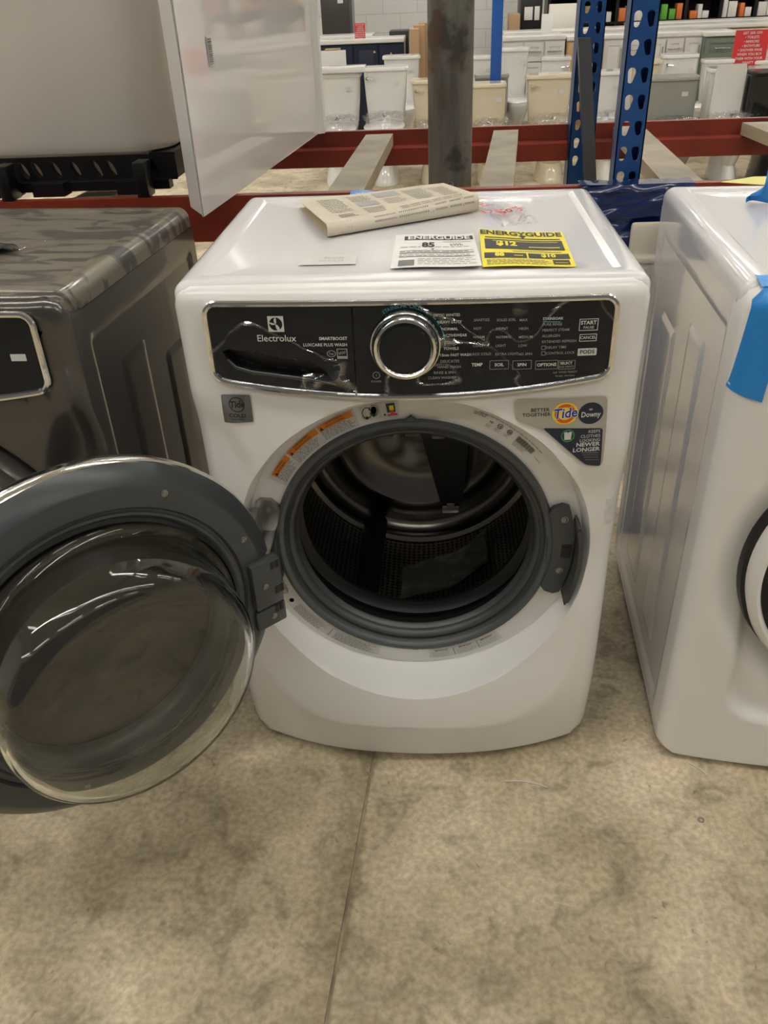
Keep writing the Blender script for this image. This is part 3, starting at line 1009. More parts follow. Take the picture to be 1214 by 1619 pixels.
for (a, s, sz) in ((61.5, 'N3', .0052), (58.0, 'UL', .0062), (54.0, 'SA', .0058)):
    for i in range(16):
        t0, t1 = i * PI / 8, (i + 1) * PI / 8; c0 = Vector(pol(.2715, a, 0))
        if a != 61.5: b.add([(c0.x + rr_ * math.cos(t), FL, c0.z + rr_ * math.sin(t)) for rr_, t in ((.0038, t0), (.0047, t0), (.0047, t1), (.0038, t1))], [(0, 1, 2, 3)], 0)
    dish_text(b, s, .2715, a, sz, 0, .03)
    dish_lines(b, .2600, .2660, a + 1.3, a - 1.3, 3, 2, rng, .0008)
a = 50.5
while a > 42.5:
    wd = rng.choice((.08, .14, .2)); dish_arc(b, .2655, .2755, a, a - wd, 0); a -= wd + rng.choice((.09, .14))
dish_lines(b, .2560, .2645, 50.5, 44, 4, 2, rng, .0008)
dish_lines(b, .2650, .2670, 40.5, 36.5, 1, 1, rng, .0009)
b.build('rating_sticker', ['ink', 'ink_grey', 'ink_faint'], wm)
b = MB()
dish_arc(b, .2550, .2770, -155, -105.5, 2, .0344)
dish_lines(b, .2570, .2760, -147, -130, 7, 0, rng, .0010); dish_lines(b, .2570, .2760, -126, -106.5, 7, 0, rng, .0010)
for i in range(16):
    t0, t1 = i * PI / 8, (i + 1) * PI / 8; c0 = Vector(pol(.2665, -150.5, 0))
    b.add([(c0.x, FL, c0.z), (c0.x + .0045 * math.cos(t0), FL, c0.z + .0050 * math.sin(t0)), (c0.x + .0045 * math.cos(t1), FL, c0.z + .0050 * math.sin(t1))], [(0, 1, 2)], 1)
dish_arc(b, .256, .276, -128.4, -128.1, 0)
b.build('notice_sticker', ['ink_grey', 'ink_faint', 'label_white'], wm)
b = MB()
dish_arc(b, .2545, .2755, -84.5, -53, 2, .0344)
for i, a in enumerate((-79, -68.5, -58.5)):
    dish_text(b, 'IMPORTANT', .2580, a, .0046, 1, .02, top=False)
    dish_lines(b, .2610, .2745, a - 4.2, a + 4.2, 4, 0, rng, .0009)
for a in (-73.9, -63.3): dish_arc(b, .256, .274, a, a + .22, 1)
b.build('notice_sticker', ['ink_faint', 'ink', 'label_white'], wm)
# moulded arrows in the ring
b = MB()
b.add([pol(.2455, 92.2, .026), pol(.2455, 87.8, .026), pol(.2530, 90, .030), pol(.2455, 92.2, .036), pol(.2455, 87.8, .036), pol(.2530, 90, .036)], [(0, 1, 2), (0, 2, 5, 3), (1, 4, 5, 2)])
b.add([pol(.2455, -91.2, .026), pol(.2455, -88.8, .026), pol(.2490, -90, .030), pol(.2455, -91.2, .036), pol(.2455, -88.8, .036), pol(.2490, -90, .036)], [(0, 2, 1), (0, 3, 5, 2), (1, 2, 5, 4)])
b.build('ring_pointer', 'grey_dark', dr)

# ---- brand stickers beside the console
SF = lambda o: (lambda x, z: tuple(sf(x, z, o)))


def drape(b, P, off, mi):
    """lay a flat outline onto the curved front face"""
    bm = bmesh.new()
    bm.faces.new([bm.verts.new((p[0], 0, p[1])) for p in P])
    bmesh.ops.triangulate(bm, faces=bm.faces[:])
    for _ in range(5):
        long = [e for e in bm.edges if e.calc_length() > .012]
        if not long: break
        bmesh.ops.subdivide_edges(bm, edges=long, cuts=1)
        bmesh.ops.triangulate(bm, faces=bm.faces[:])
    bm.verts.index_update()
    b.add([SF(off)(v.co.x, v.co.z) for v in bm.verts], [tuple(v.index for v in f.verts) for f in bm.faces], mi, True)
    bm.free()


def poly_px(b, pts, off, mi, rc=None):
    drape(b, [pxs(*p, off=off) for p in pts], off, mi)


def disc(b, x, z, rx, rz, off, mi, n=32, fn=None):
    drape(b, [(x + rx * math.cos(2 * PI * i / n), z + rz * math.sin(2 * PI * i / n)) for i in range(n)], off, mi)


def ringd(b, x, z, r0, r1, off, mi, n=32):
    for i in range(n):
        a, c = 2 * PI * i / n, 2 * PI * (i + 1) / n
        b.add([SF(off)(x + q * math.cos(t), z + q * math.sin(t)) for q, t in ((r0, a), (r1, a), (r1, c), (r0, c))], [(0, 1, 2, 3)], mi)


def ST(b, s, u, v, hpx, mi, off, align='CENTER', bold=.0, sx=1.0, rot=0, shear=0.0):
    x, z = pxs(u, v, off=off)
    b.text(s, SF(off), x, z, hpx * .00103 / .72, mi, bold, align, 1.0, rot, sx, shear)


def round_px(pts, k=4, rad=6):
    """round the corners of a pixel polygon"""
    out = []; n = len(pts)
    for i in range(n):
        p = Vector((*pts[i], 0)); a = Vector((*pts[i - 1], 0)); c = Vector((*pts[(i + 1) % n], 0))
        r_ = min(rad, (a - p).length * .45, (c - p).length * .45)
        s0 = p + (a - p).normalized() * r_; s1 = p + (c - p).normalized() * r_
        for j in range(k + 1):
            t = j / k; q = s0 * (1 - t) ** 2 + p * 2 * t * (1 - t) + s1 * t * t
            out.append((q.x, q.y))
    return out


b = MB()
poly_px(b, round_px([(349, 624), (395, 624), (401, 667), (355, 668)], rad=3), .0020, 0)
x, z = pxs(374, 640, .0024)
ringd(b, x, z, .0112, .0128, .0024, 1)
ST(b, 'Tide', 374, 640, 11, 1, .0026, bold=.03, sx=.85, shear=.2, rot=.1)
ST(b, 'COLD', 375.5, 657.5, 6.2, 1, .0024, bold=.03, sx=1.15)
ST(b, 'CERTIFIED', 376.5, 663.5, 3.2, 1, .0024, bold=.01, sx=1.1)
b.build('cold_wash_sticker', ['label_grey', 'ink'], wm)
b = MB()
outline = round_px([(813, 631), (890, 630), (961, 626), (958, 680), (952, 737), (925, 737), (906, 722), (860, 680), (815, 664)], rad=9)
poly_px(b, outline, .0022, 0)
poly_px(b, round_px([(858, 677), (953, 677), (949, 737), (926, 735), (908, 721)], rad=4), .0026, 1)
ST(b, 'BETTER', 854, 648.5, 5.4, 2, .0026, bold=.012, sx=1.1); ST(b, 'TOGETHER', 848, 656, 5.4, 2, .0026, bold=.012, sx=1.1)
x, z = pxs(893.5, 654, .0028); disc(b, x, z, .0200, .0182, .0028, 4); ringd(b, x, z, .0105, .0158, .0031, 3)
disc(b, x, z, .0160, .0150, .0030, 3); disc(b, x, z, .0108, .0105, .0032, 4)
ST(b, 'Tide', 893.5, 654, 16, 7, .0035, bold=.06, sx=.88, rot=.08, shear=.15)
ST(b, 'Tide', 893.5, 654, 16, 5, .0038, bold=.02, sx=.88, rot=.08, shear=.15)
x, z = pxs(934, 653.5, .0028); disc(b, x, z, .0192, .0180, .0028, 1)
ST(b, 'Downy', 934, 655.5, 8.6, 6, .0034, bold=.02, sx=.82)
x2, z2 = pxs(934, 647, .0028); disc(b, x2, z2, .0030, .0018, .0034, 8)
ST(b, 'KEEPS', 949, 681.5, 5, 6, .0032, 'RIGHT'); ST(b, 'CLOTHES', 949, 688.5, 5, 6, .0032, 'RIGHT'); ST(b, 'LOOKING', 949, 695, 5, 6, .0032, 'RIGHT')
ST(b, 'NEWER', 948, 701.5, 6.6, 6, .0032, 'RIGHT', .025, 1.15); ST(b, 'LONGER', 948, 709.5, 6.6, 6, .0032, 'RIGHT', .025, 1.15)
for i, v in enumerate((716, 719.5, 723, 727)):
    x0_, z0_ = pxs(919 + i * 2, v, .003); x1_, z1_ = pxs(946, v, .003)
    b.add([SF(.0032)(x0_, z0_), SF(.0032)(x1_, z1_), SF(.0032)(x1_, z1_ + .0007), SF(.0032)(x0_, z0_ + .0007)], [(0, 1, 2, 3)], 8)
x, z = pxs(897.5, 689, .0028); ringd(b, x, z, .0086, .0108, .0031, 9)
b.add([SF(.0034)(x + p, z + q) for p, q in ((-.005, -.0065), (.005, -.0065), (.006, .006), (.002, .007), (0, .005), (-.002, .007), (-.006, .006))], [tuple(range(7))], 6)
b.build('detergent_sticker', ['silver', 'navy', 'ink', 'tide_orange', 'tide_yellow', 'ink_blue', 'ink_white', 'paper', 'ink_dim', 'green_ink'], wm)

# loose corner of clear tape on the right-hand edge
b = MB()
def tp(u, v):
    return (.334 + .012 * u, .0 + .03 * u - .006 * math.sin(v * 9), .585 - .05 * v + .01 * math.sin(u * 7))
b.grid(10, 10, lambda u, v: (.318 + .028 * u, -.004 + .034 * u * u - .004 * math.sin(v * 11 + u * 5), .60 - .055 * v + .008 * u))
b.build('clear_tape', 'film_wrap', wm)

# ---- hinge and open door
hg = MB()
def plate(b, pts, y0, y1): b.prism(pts, y0, y1, lambda p, q, d: (p, d, q))
x, z = atY(423, 803, .03).x, atY(423, 803, .03).z
plate(hg, [(x - .020, z + .012), (x - .012, z + .020), (x + .008, z + .018), (x + .022, z + .004), (x + .020, z - .022), (x + .006, z - .050), (x - .016, z - .052), (x - .026, z - .020)], .024, .034)
hg.box(x - .024, x + .012, -.046, .028, z - .054, z - .044, r=.003)
hg.box(x - .030, x - .012, -.030, .026, z - .050, z + .006, r=.006)
hg.box(x - .030, x + .004, -.052, -.036, z - .066, z - .040, r=.004)
zl = atY(440, 925, .03).z
plate(hg, [(x - .018, zl + .035), (x + .006, zl + .035), (x + .012, zl), (x + .018, zl - .014), (x - .004, zl - .020), (x - .026, zl - .012)], .024, .034)
hg.box(x - .032, x - .006, -.030, .028, zl - .004, zl + .030, r=.004)
hg.cyl((-.262, -.034, zl + .0), (-.262, -.034, z - .044), .010, 16)
hob = hg.build('door_hinge', 'bracket', wm)
screw(hob, (x + .002, .0238, z + .001))
b = MB(); b.box(-.262, -.240, .004, .034, zl + .02, z - .05, r=.004)
b.build('hinge_cover', 'grey_dark', hob)

PH = 0.755
DU = Vector((math.cos(PH), math.sin(PH), 0)); DN = Vector((math.sin(PH), -math.cos(PH), 0))
DC = Vector((-.25, -.05, 0)) - DU * .288; DC.z = .483
UP = Vector((0, 0, 1))
dp = lambda a, zz, d: DC + DU * a + UP * zz + DN * d
b = MB()
b.lathe([(.194, -.038), (.194, -.024), (.198, -.014), (.208, -.006), (.222, .000), (.2245, .006), (.2285, .009), (.2325, .0085), (.2340, .0055), (.2380, .0055), (.2400, .010),
         (.2420, .012), (.272, .0125), (.277, .0110), (.2985, -.0060), (.3030, -.0110)], DC, DN, UP, 160)
b.lathe([(.3025, -.040), (.285, -.052), (.250, -.060), (.205, -.060), (.194, -.044), (.194, -.038)], DC, DN, UP, 160, mi=1)
door = b.build('door', ['grey_door', 'white_plastic'], wm, auto=40)
b = MB(); b.lathe([(.3028, -.0105), (.3045, -.0130), (.3062, -.020), (.3062, -.032), (.3040, -.040), (.3020, -.0410)], DC, DN, UP, 160)
b.build('chrome_rim', 'chrome', door)
SM = bpy.data.materials.new('smoked_window'); SM.use_nodes = True
nt = SM.node_tree; nt.nodes.clear()
o_ = nt.nodes.new('ShaderNodeOutputMaterial'); t_ = nt.nodes.new('ShaderNodeBsdfTransparent'); t_.inputs[0].default_value = (.35, .31, .26, 1)
g_ = nt.nodes.new('ShaderNodeBsdfPrincipled'); g_.inputs['Base Color'].default_value = (.018, .016, .013, 1); g_.inputs['Roughness'].default_value = .10
mx = nt.nodes.new('ShaderNodeMixShader'); mx.inputs[0].default_value = .88
nt.links.new(t_.outputs[0], mx.inputs[1]); nt.links.new(g_.outputs[0], mx.inputs[2]); nt.links.new(mx.outputs[0], o_.inputs[0])
b = MB(); b.lathe([(0, -.0400), (.10, -.0385), (.195, -.0330)], DC, DN, UP, 96); b.lathe([(.195, -.036), (.10, -.0425), (0, -.0440)], DC, DN, UP, 96)
b.build('window_pane', SM, door)
# the thick glass bowl
bw = MB()
n = 128
outp = [(.2215, .004), (.2215, .010), (.212, .014), (.2065, .028), (.2010, .060), (.1965, .090), (.1915, .110), (.1830, .122), (.1700, .1275), (.120, .131), (0, .1325)]
inp = [(0, .1255), (.120, .1240), (.1670, .1200), (.1780, .1140), (.1840, .104), (.1885, .086), (.1935, .058), (.1990, .026), (.2030, .010), (.2080, .004), (.2215, .004)]
prof = outp + inp
base = 0
bc = Vector(DC) - UP * .006
bw.lathe(prof, bc, DN, UP, n)
bowl = fixn(bw.build('glass_bowl', 'glass', door, auto=60))
for (u, v) in ((260, 780), (397, 843), (132, 1268), (344, 1116)):
    d = ray(u, v); o = CAM; cc = DC + DN * .0125
    t = (cc - o).dot(DN) / d.dot(DN); p = o + d * t
    q = p - cc; rad = q.length
    if rad > .268: p = cc + q * (.265 / rad)
    screw(door, p, DN, .0042)
# hinge block on the door edge
b = MB()
def dbox(b, a0, a1, z0, z1, d0, d1, mi=0, r=0.0):
    M = Matrix(((DU.x, DN.x, 0, DC.x), (DU.y, DN.y, 0, DC.y), (0, 0, 1, DC.z), (0, 0, 0, 1)))
    b.box(a0, a1, d0, d1, z0, z1, mi, r, 2, M)
dbox(b, .246, .302, -.052, .042, .006, .026, 0, .004)
dbox(b, .246, .306, -.100, -.058, .004, .020, 0, .004)
hb = b.build('hinge_block', 'grey_door', door)
for (z0, a0) in ((.022, .282), (-.030, .286), (-.074, .284)):
    b = MB()
    dbox(b, a0, a0 + .007, z0, z0 + .014, .0255 if z0 > -.05 else .0195, .0268 if z0 > -.05 else .0208); dbox(b, a0 + .009, a0 + .016, z0, z0 + .014, .0255 if z0 > -.05 else .0195, .0268 if z0 > -.05 else .0208)
    b.build('hinge_slot', 'black_deep', hb)
screw(hb, dp(.268, -.006, .0262), DN, .0042); screw(hb, dp(.280, -.080, .0202), DN, .0042)
b = MB(); b.grid(16, 9, lambda u, v: dp(-.155 + .05 * u, .205 + .014 * (v - .5) * math.sin(PI * u) + .022 * u, .0122 + .004 * math.sin(PI * u) * math.sin(PI * v)))
b.build('door_stop', 'grey_door', door)

# ================================================================ things on its lid
LZ = .9600


def lidpt(u, v, z=LZ): p = atZ(u, v, z); return p.x, p.y


# folded newspaper
nl = [lidpt(*p) for p in ((473, 330), (520, 376), (757, 335), (752, 314), (704, 306))]
M0 = Vector((*nl[0], 0)); M1 = Vector((*nl[1], 0)); M2 = Vector((*nl[2], 0)); M4 = Vector((*nl[4], 0))


def news(u, v, k=0):      # u along the fold, v from fold to far edge
    a = M1.lerp(M2, u); c = M0.lerp(M4, u); p = a.lerp(c, v)
    return p
np_ = MB()
for (lay, z0, sh) in ((0, .9616, 0.0), (1, .9670, .006), (2, .9725, .002), (3, .9780, -.004)):
    def fn(u, v, z0=z0, sh=sh, lay=lay):
        p = news(u, v + sh)
        h = z0 + .0035 * lay * (.55 - v * .5) + .002 * math.sin(u * 5 + lay) + .006 * u * (1 - v) * (lay / 3)
        return (p.x + sh, p.y, h)
    np_.grid(22, 12, fn, 0 if lay == 3 else 1)
# rounded fold joining the layers
def fold(u, v):
    p = news(u, 0); a = -PI / 2 + PI * v
    zt = .9780 + .0035 * 3 * .55 + .002 * math.sin(u * 5 + 3) + .006 * u; zb = .9616
    dirv = (M1 - M0).normalized()
    return (p.x + dirv.x * .010 * math.cos(a) - .004, p.y + dirv.y * .010 * math.cos(a), (zt + zb) / 2 + (zt - zb) / 2 * math.sin(a))
np_.grid(22, 9, fold, 0)
npo = np_.build('folded_newspaper', ['news', 'news_in'], None, loc=(M1.x, M1.y, .9612))
tag(npo, 'folded yellowed newspaper lying on the lid of the open washer', 'newspaper')
b = MB(); rng = random.Random(11)
def nfn(x, z):
    p = news(x, z); h = .9780 + .0035 * 3 * (.55 - z * .5) + .002 * math.sin(x * 5 + 3) + .006 * x * (1 - z) + .0006
    return (p.x - .004, p.y, h)
def foldt(x, t):          # t 0..1 over the fold, text side
    q = fold(x, .50 + .5 * t); d_ = (M1 - M0).normalized()
    return (q[0] + d_.x * .0007, q[1] + d_.y * .0007 - .0004, q[2] + .0004)
for (u0, u1, v0, v1, rows) in ((.10, .26, .30, .88, 9), (.30, .44, .62, .90, 5), (.48, .62, .35, .60, 4), (.66, .80, .30, .85, 9), (.83, .95, .25, .8, 8), (.12, .24, .1, .22, 3), (.30, .44, .12, .35, 4), (.50, .95, .06, .2, 2)):
    for i in range(rows):
        v = v0 + (v1 - v0) * i / rows; e = u1 - (u1 - u0) * rng.random() * .2; seg = 6
        for s in range(seg):
            a, c = u0 + (e - u0) * s / seg, u0 + (e - u0) * (s + .8) / seg
            b.add([nfn(a, v), nfn(c, v), nfn(c, v + .018), nfn(a, v + .018)], [(0, 1, 2, 3)], 0)
ntx = b.build('newsprint', ['ink_grey', 'ink_grey'], npo); ntx.location = -npo.location
b = MB()
for (a, c, v0, v1) in ((.30, .44, .40, .58), (.47, .63, .66, .90)):
    b.add([nfn(a, v0), nfn(c, v0), nfn(c, v1), nfn(a, v1)], [(0, 1, 2, 3)], 0)
ntx = b.build('picture', ['ink_faint', 'ink_grey'], npo); ntx.location = -npo.location
b = MB()
for k, (a, c) in enumerate(((.30, .44), (.46, .66), (.70, .78), (.80, .88), (.9, .97))):
    n_ = 16
    for i in range(n_):
        x0_ = a + (c - a) * i / n_; x1_ = x0_ + (c - a) / n_ * .5
        b.add([foldt(x0_, .12), foldt(x1_, .12), foldt(x1_, .82), foldt(x0_, .82)], [(0, 1, 2, 3)], 1)
for x_ in (.13, .15, .68, .89): b.add([foldt(x_, .05), foldt(x_ + .004, .05), foldt(x_ + .004, .95), foldt(x_, .95)], [(0, 1, 2, 3)], 1)
ntx = b.build('newsprint', ['ink_faint', 'ink_grey'], npo); ntx.location = -npo.location


def quad_fn(P, z, curl=None):
    """bilinear sheet: P = near-left, near-right, far-right, far-left"""
    A, B, Cc, D = [Vector((*p, 0)) for p in P]
    def f(x, y, o=0.0):
        p = A.lerp(B, x).lerp(D.lerp(Cc, x), y)
        return (p.x, p.y, z + (curl(x, y) if curl else 0) + o)
    return f


# white EnerGuide sheet
wf = quad_fn([lidpt(*p) for p in ((617, 427), (762, 426), (748, 371), (626, 374))], .9622, lambda x, y: .0035 * x * (1 - y) * 1.2 + .001 * math.sin(x * 6))
b = MB(); b.grid(14, 12, lambda u, v: wf(u, v), 0)
eg = b.build('energy_label', ['paper'], None); tag(eg, 'white energy rating sheet reading 85 on the lid beside the yellow one', 'label')
b = MB(); g = lambda o: (lambda x, y: wf(x, y, o))
def qd(b, f, x0, x1, y0, y1, mi): 
    n = 6
    for i in range(n):
        a, c = x0 + (x1 - x0) * i / n, x0 + (x1 - x0) * (i + 1) / n
        b.add([f(a, y0), f(c, y0), f(c, y1), f(a, y1)], [(0, 1, 2, 3)], mi)
qd(b, g(.0004), .12, .98, .80, .93, 0)
b.text('ENERGUIDE', g(.0008), .55, .865, .15, 1, bold=.03, sx=.98)
b.text('85', g(.0006), .42, .63, .20, 0, bold=.05, sx=.78); b.text('kWh', g(.0006), .76, .64, .11, 0, sx=.7)
b.text('Y', g(.0006), .47, .50, .06, 0, bold=.05)
for y_ in (.73, .46, .40, .385, .28): qd(b, g(.0005), .08 if y_ < .7 else .60, .95, y_, y_ + .010, 2)
rng = random.Random(2)
for y_ in (.57, .43, .34, .30, .22, .17, .12, .07):
    x_ = .08 if y_ > .25 else .3
    while x_ < .9:
        e = x_ + rng.uniform(.03, .09); qd(b, g(.0005), x_, min(e, .95), y_, y_ + .016, 3); x_ = e + .02
qd(b, g(.0005), .08, .26, .04, .20, 2)
b.build('printed_words', ['ink', 'paper', 'ink_grey', 'ink_faint'], eg)
# yellow EnergyGuide sheet
yf = quad_fn([lidpt(*p) for p in ((763, 426), (911, 424), (888, 371), (757, 370))], .9624, lambda x, y: .004 * (1 - x) * y + .0012 * math.sin(x * 5 + y * 2) + .0012)
b = MB(); b.grid(14, 12, lambda u, v: yf(u, v), 0)
ey = b.build('energy_label', ['yellow'], None); tag(ey, 'bright yellow energy guide sheet lying on the lid of the open washer', 'label')
g = lambda o: (lambda x, y: yf(x, y, o))
b = MB()
b.text('ENERGYGUIDE', g(.0006), .49, .90, .175, 0, bold=.035, sx=.83)
b.add([g(.0006)(*p) for p in ((.46, .86), (.56, .86), (.51, .76))], [(0, 2, 1)], 0)
qd(b, g(.0005), .06, .94, .745, .775, 0)
qd(b, g(.0005), .05, .95, .44, .71, 0)
b.text('$12', g(.0009), .30, .585, .17, 1, bold=.05, sx=.9); qd(b, g(.0008), .55, .90, .50, .52, 1); qd(b, g(.0008), .14, .9, .655, .665, 1)
qd(b, g(.0005), .35, .90, .375, .395, 2)
qd(b, g(.0005), .03, .50, .20, .335, 0); qd(b, g(.0005), .52, .97, .20, .335, 0)
b.text('88', g(.0009), .20, .275, .115, 1, bold=.05, sx=.9); b.text('$10', g(.0009), .74, .275, .115, 1, bold=.05, sx=.9); qd(b, g(.0009), .36, .46, .25, .27, 1)
rng = random.Random(4)
for y_ in (.15, .125, .10, .07, .045):
    x_ = .05
    while x_ < .70:
        e = x_ + rng.uniform(.03, .08); qd(b, g(.0005), x_, min(e, .74), y_, y_ + .010, 2); x_ = e + .015
qd(b, g(.0005), .77, .95, .05, .17, 0); qd(b, g(.0008), .79, .93, .09, .10, 1)
b.build('printed_words', ['ink', 'yellow', 'ink_grey'], ey)
# shipping label under film
lf = quad_fn([lidpt(*p) for p in ((470, 421), (562, 419), (565, 404), (492, 404))], .9616)
b = MB(); b.grid(3, 3, lambda u, v: lf(u, v), 0); sl = b.build('shipping_label', ['label_white'], None)
tag(sl, 'small blank white shipping label stuck flat on the front left of the washer lid', 'label')
b = MB(); g = lambda o: (lambda x, y: lf(x, y, o))
b.text('BD 6730', g(.0004), .55, .64, .22, 0, sx=.5); b.text('015-C-3-15', g(.0004), .53, .36, .20, 0, sx=.5)
b.build('printed_words', ['ink_faint'], sl)
# pouch with red handwriting
pf = quad_fn([lidpt(*p) for p in ((793, 363), (852, 356), (826, 328), (748, 318))], .9624, lambda x, y: .004 * math.sin(x * 9) * math.sin(y * 7) + .002)
b = MB(); b.grid(22, 18, lambda u, v: pf(u, v), 0); po = b.build('plastic_pouch', ['film_pouch'], None)
tag(po, 'crumpled clear plastic pouch with red handwriting behind the yellow sheet', 'pouch')
b = MB()
for (s, u, v, r_, sz) in (('1xS', 762, 328, -1.0, .035), ('37%0', 784, 340, .2, .034), ('&3', 797, 340, .9, .036), ('3*', 812, 335, -.9, .034), ('x', 823, 338, .3, .03)):
    x, y = lidpt(u, v); b.text(s, lambda p, q: (p, q, .9665), x, y, sz, 0, rot=r_, bold=.01, sx=.85)
b.build('handwriting', ['ink_red'], po)
# scraps of blue tape at the back edge
tf = quad_fn([lidpt(*p) for p in ((549, 321), (574, 318), (592, 303), (555, 304))], .9622, lambda x, y: .002 * math.sin(x * 4))
b = MB(); b.grid(8, 8, lambda u, v: tf(u, v), 0); tb = b.build('tape_strip', ['tape'], None)
tag(tb, 'torn strip of blue tape at the back edge of the washer lid behind the newspaper', 'tape')
b = MB(); b.text('76B', lambda x, y: tf(x, y, .0006), .5, .55, .5, 0, rot=.2, sx=.6); b.build('handwriting', 'ink_white', tb)
# clear film over the lid

# ================================================================ dark washer on the left
dk = thing('washing_machine', 'dark grey metallic front-load washer at the left edge, scratched lid', 'washing machine', (-.841, -.006, 0), math.radians(-4.9))
LM = mat('scratched_titanium_lid', (0.19, 0.17, 0.13), 0.32, metal=0.35, coat=0.3, noise=((0.060, 0.056, 0.050), 9, .47, .55))
nt = LM.node_tree; tcn = [q for q in nt.nodes if q.type == 'TEX_COORD'][0]; nn = [q for q in nt.nodes if q.type == 'TEX_NOISE'][0]; nn.inputs['Distortion'].default_value = 1.2
mp = nt.nodes.new('ShaderNodeMapping'); mp.inputs['Scale'].default_value = (.8, 2.6, 1); mp.inputs['Rotation'].default_value = (0, 0, .35)
nt.links.new(tcn.outputs['Object'], mp.inputs[0]); nt.links.new(mp.outputs[0], nn.inputs['Vector'])
cabinet(dk, 'titanium', .565, LM)


def front_c(x, z):
    y = bow(x, z)
    s = sd_rr(x, z, 0.292, 0.092, 0.80, 0.20)
    y += 0.012 * sstep(0.012, -0.022, s) * sstep(0.70, 0.50, z)
    lx = 0.315 - 0.045 * sstep(0.80, 0.62, z) + 0.02 * sstep(0.60, 0.42, z)
    y += 0.016 * sstep(lx - 0.035, lx + 0.012, abs(x)) * sstep(0.80, 0.72, z) * sstep(0.30, 0.5, z)
    r = math.hypot(x, z - DZ)
    y += (0.03 - y) * (1 - sstep(0.285, 0.306, r))
    return y


front_mesh(front_c, .20, .31, console=True, n=192).build('front_panel', 'titanium', dk, auto=50)
con_patch(-.294, .294, 60, 12, .006, .004).build('control_panel', 'black_gloss', dk)
b = MB(); b.tube(out, .0050, 8, closed=True); b.build('chrome_trim', 'chrome', dk)
b = MB(); pr = [(.262 + p[0], .875 + p[1]) for p in rr_pts(.012, .0055, .001, 2)]
b.add([cpt(p[0], p[1], .0068) for p in pr], [tuple(range(len(pr)))], 0); b.build('mode_button', 'ink_white', dk)
b = MB(); b.lathe([(.292, .03), (.294, -.03), (.290, -.044), (.275, -.050), (.262, -.050)], OC, (0, 1, 0), (0, 0, 1), 96)
ddr = b.build('door', 'titanium', dk)
b = MB(); b.lathe([(.263, -.050), (.255, -.054), (.247, -.050)], OC, (0, 1, 0), (0, 0, 1), 96); b.build('chrome_rim', 'chrome', ddr)
b = MB(); b.lathe([(.248, -.050), (.15, -.062), (0, -.066)], OC, (0, 1, 0), (0, 0, 1), 96); b.build('window_pane', 'black_gloss', ddr)
# torn black plastic and clear film on its lid
b = MB(); x, y = lidpt(8, 392, .966)
b.grid(16, 12, lambda u, v: (x - .12 + .14 * u * (.6 + .4 * math.sin(v * 3)), y - .03 + .07 * v, .9625 + .010 * abs(math.sin(u * 7 + v * 4)) * math.sin(PI * v)))
t = b.build('plastic_scrap', 'black_gloss', None); tag(t, 'torn black plastic scrap on the dark washer lid at the left edge', 'plastic')
b = MB(); b.grid(20, 12, lambda u, v: (x - .12 + .20 * u, y + .00 + .05 * v, .9625 + .012 * math.sin(PI * v) * (1 - u) + .002 * math.sin(u * 17)))
t = b.build('plastic_film', 'film_wrap', None); tag(t, 'clear crinkled film strip behind the black scrap on the dark washer lid', 'plastic')

# ================================================================ white machine on the right
rw = thing('washing_machine', 'white front-load machine at the right edge with a white-ringed closed door and blue tape', 'washing machine', (.820, -.014, 0), math.radians(-2.8), scale=(1, 1, .985))
M_['enamel_blue'] = mat('cool_white_enamel', (0.74, 0.745, 0.765), 0.14, coat=0.6)
cabinet(rw, 'enamel_blue', .66, M_['enamel'])
RDZ = 0.50


def front_b(x, z):
    y = -.02 - .030 * (1 - (x / HW) ** 2)
    r = math.hypot(x, z - DZ)
    # door pocket with soft wide shoulder and a scooped corner below
    y += .030 * (1 - sstep(.26, .32, r))
    s = sd_rr(x, z, .245, .135, .95, .08)
    y += .020 * sstep(.004, -.022, s) * sstep(.52, .25, z)
    return y


front_mesh(front_b, .20, .30, n=192).build('front_panel', 'white_plastic', rw, auto=50)
OCR = (-.006, 0, DZ)
b = MB(); b.lathe([(.236, .0), (.236, -.012), (.230, -.016)], OCR, (0, 1, 0), (0, 0, 1), 96); b.lathe([(.232, -.010), (.236, -.040), (.230, -.052), (.224, -.058), (.219, -.056), (.2165, -.050)], OCR, (0, 1, 0), (0, 0, 1), 96)
rd = b.build('door', 'white_plastic', rw)
b = MB(); b.lathe([(.238, .02), (.2425, -.004), (.240, -.020), (.232, -.022)], OCR, (0, 1, 0), (0, 0, 1), 96); b.build('door_seal', 'black_deep', rw)
b = MB(); b.lathe([(.2170, -.050), (.18, -.060), (.10, -.066), (0, -.068)], OCR, (0, 1, 0), (0, 0, 1), 96); b.build('window_pane', 'black_gloss', rd)
for o_ in (rd, rw.children[-1]) if False else [c for c in rw.children if c.name.startswith('door')]:
    for v in o_.data.vertices: v.co.x = -.006 + (v.co.x + .006) * 1.075; v.co.z = DZ + (v.co.z - DZ) * 1.075
for c in rd.children:
    for v in c.data.vertices: v.co.x = -.006 + (v.co.x + .006) * 1.075; v.co.z = DZ + (v.co.z - DZ) * 1.075
con_xs_ = None
b = MB(); pr = rr_pts(.20, .05, .012, 4)
b.prism([(p[0] + .05, p[1] + .86) for p in pr], -.052, -.044, lambda p, q, d: (p, d, q)); b.build('control_panel', 'black_gloss', rw)
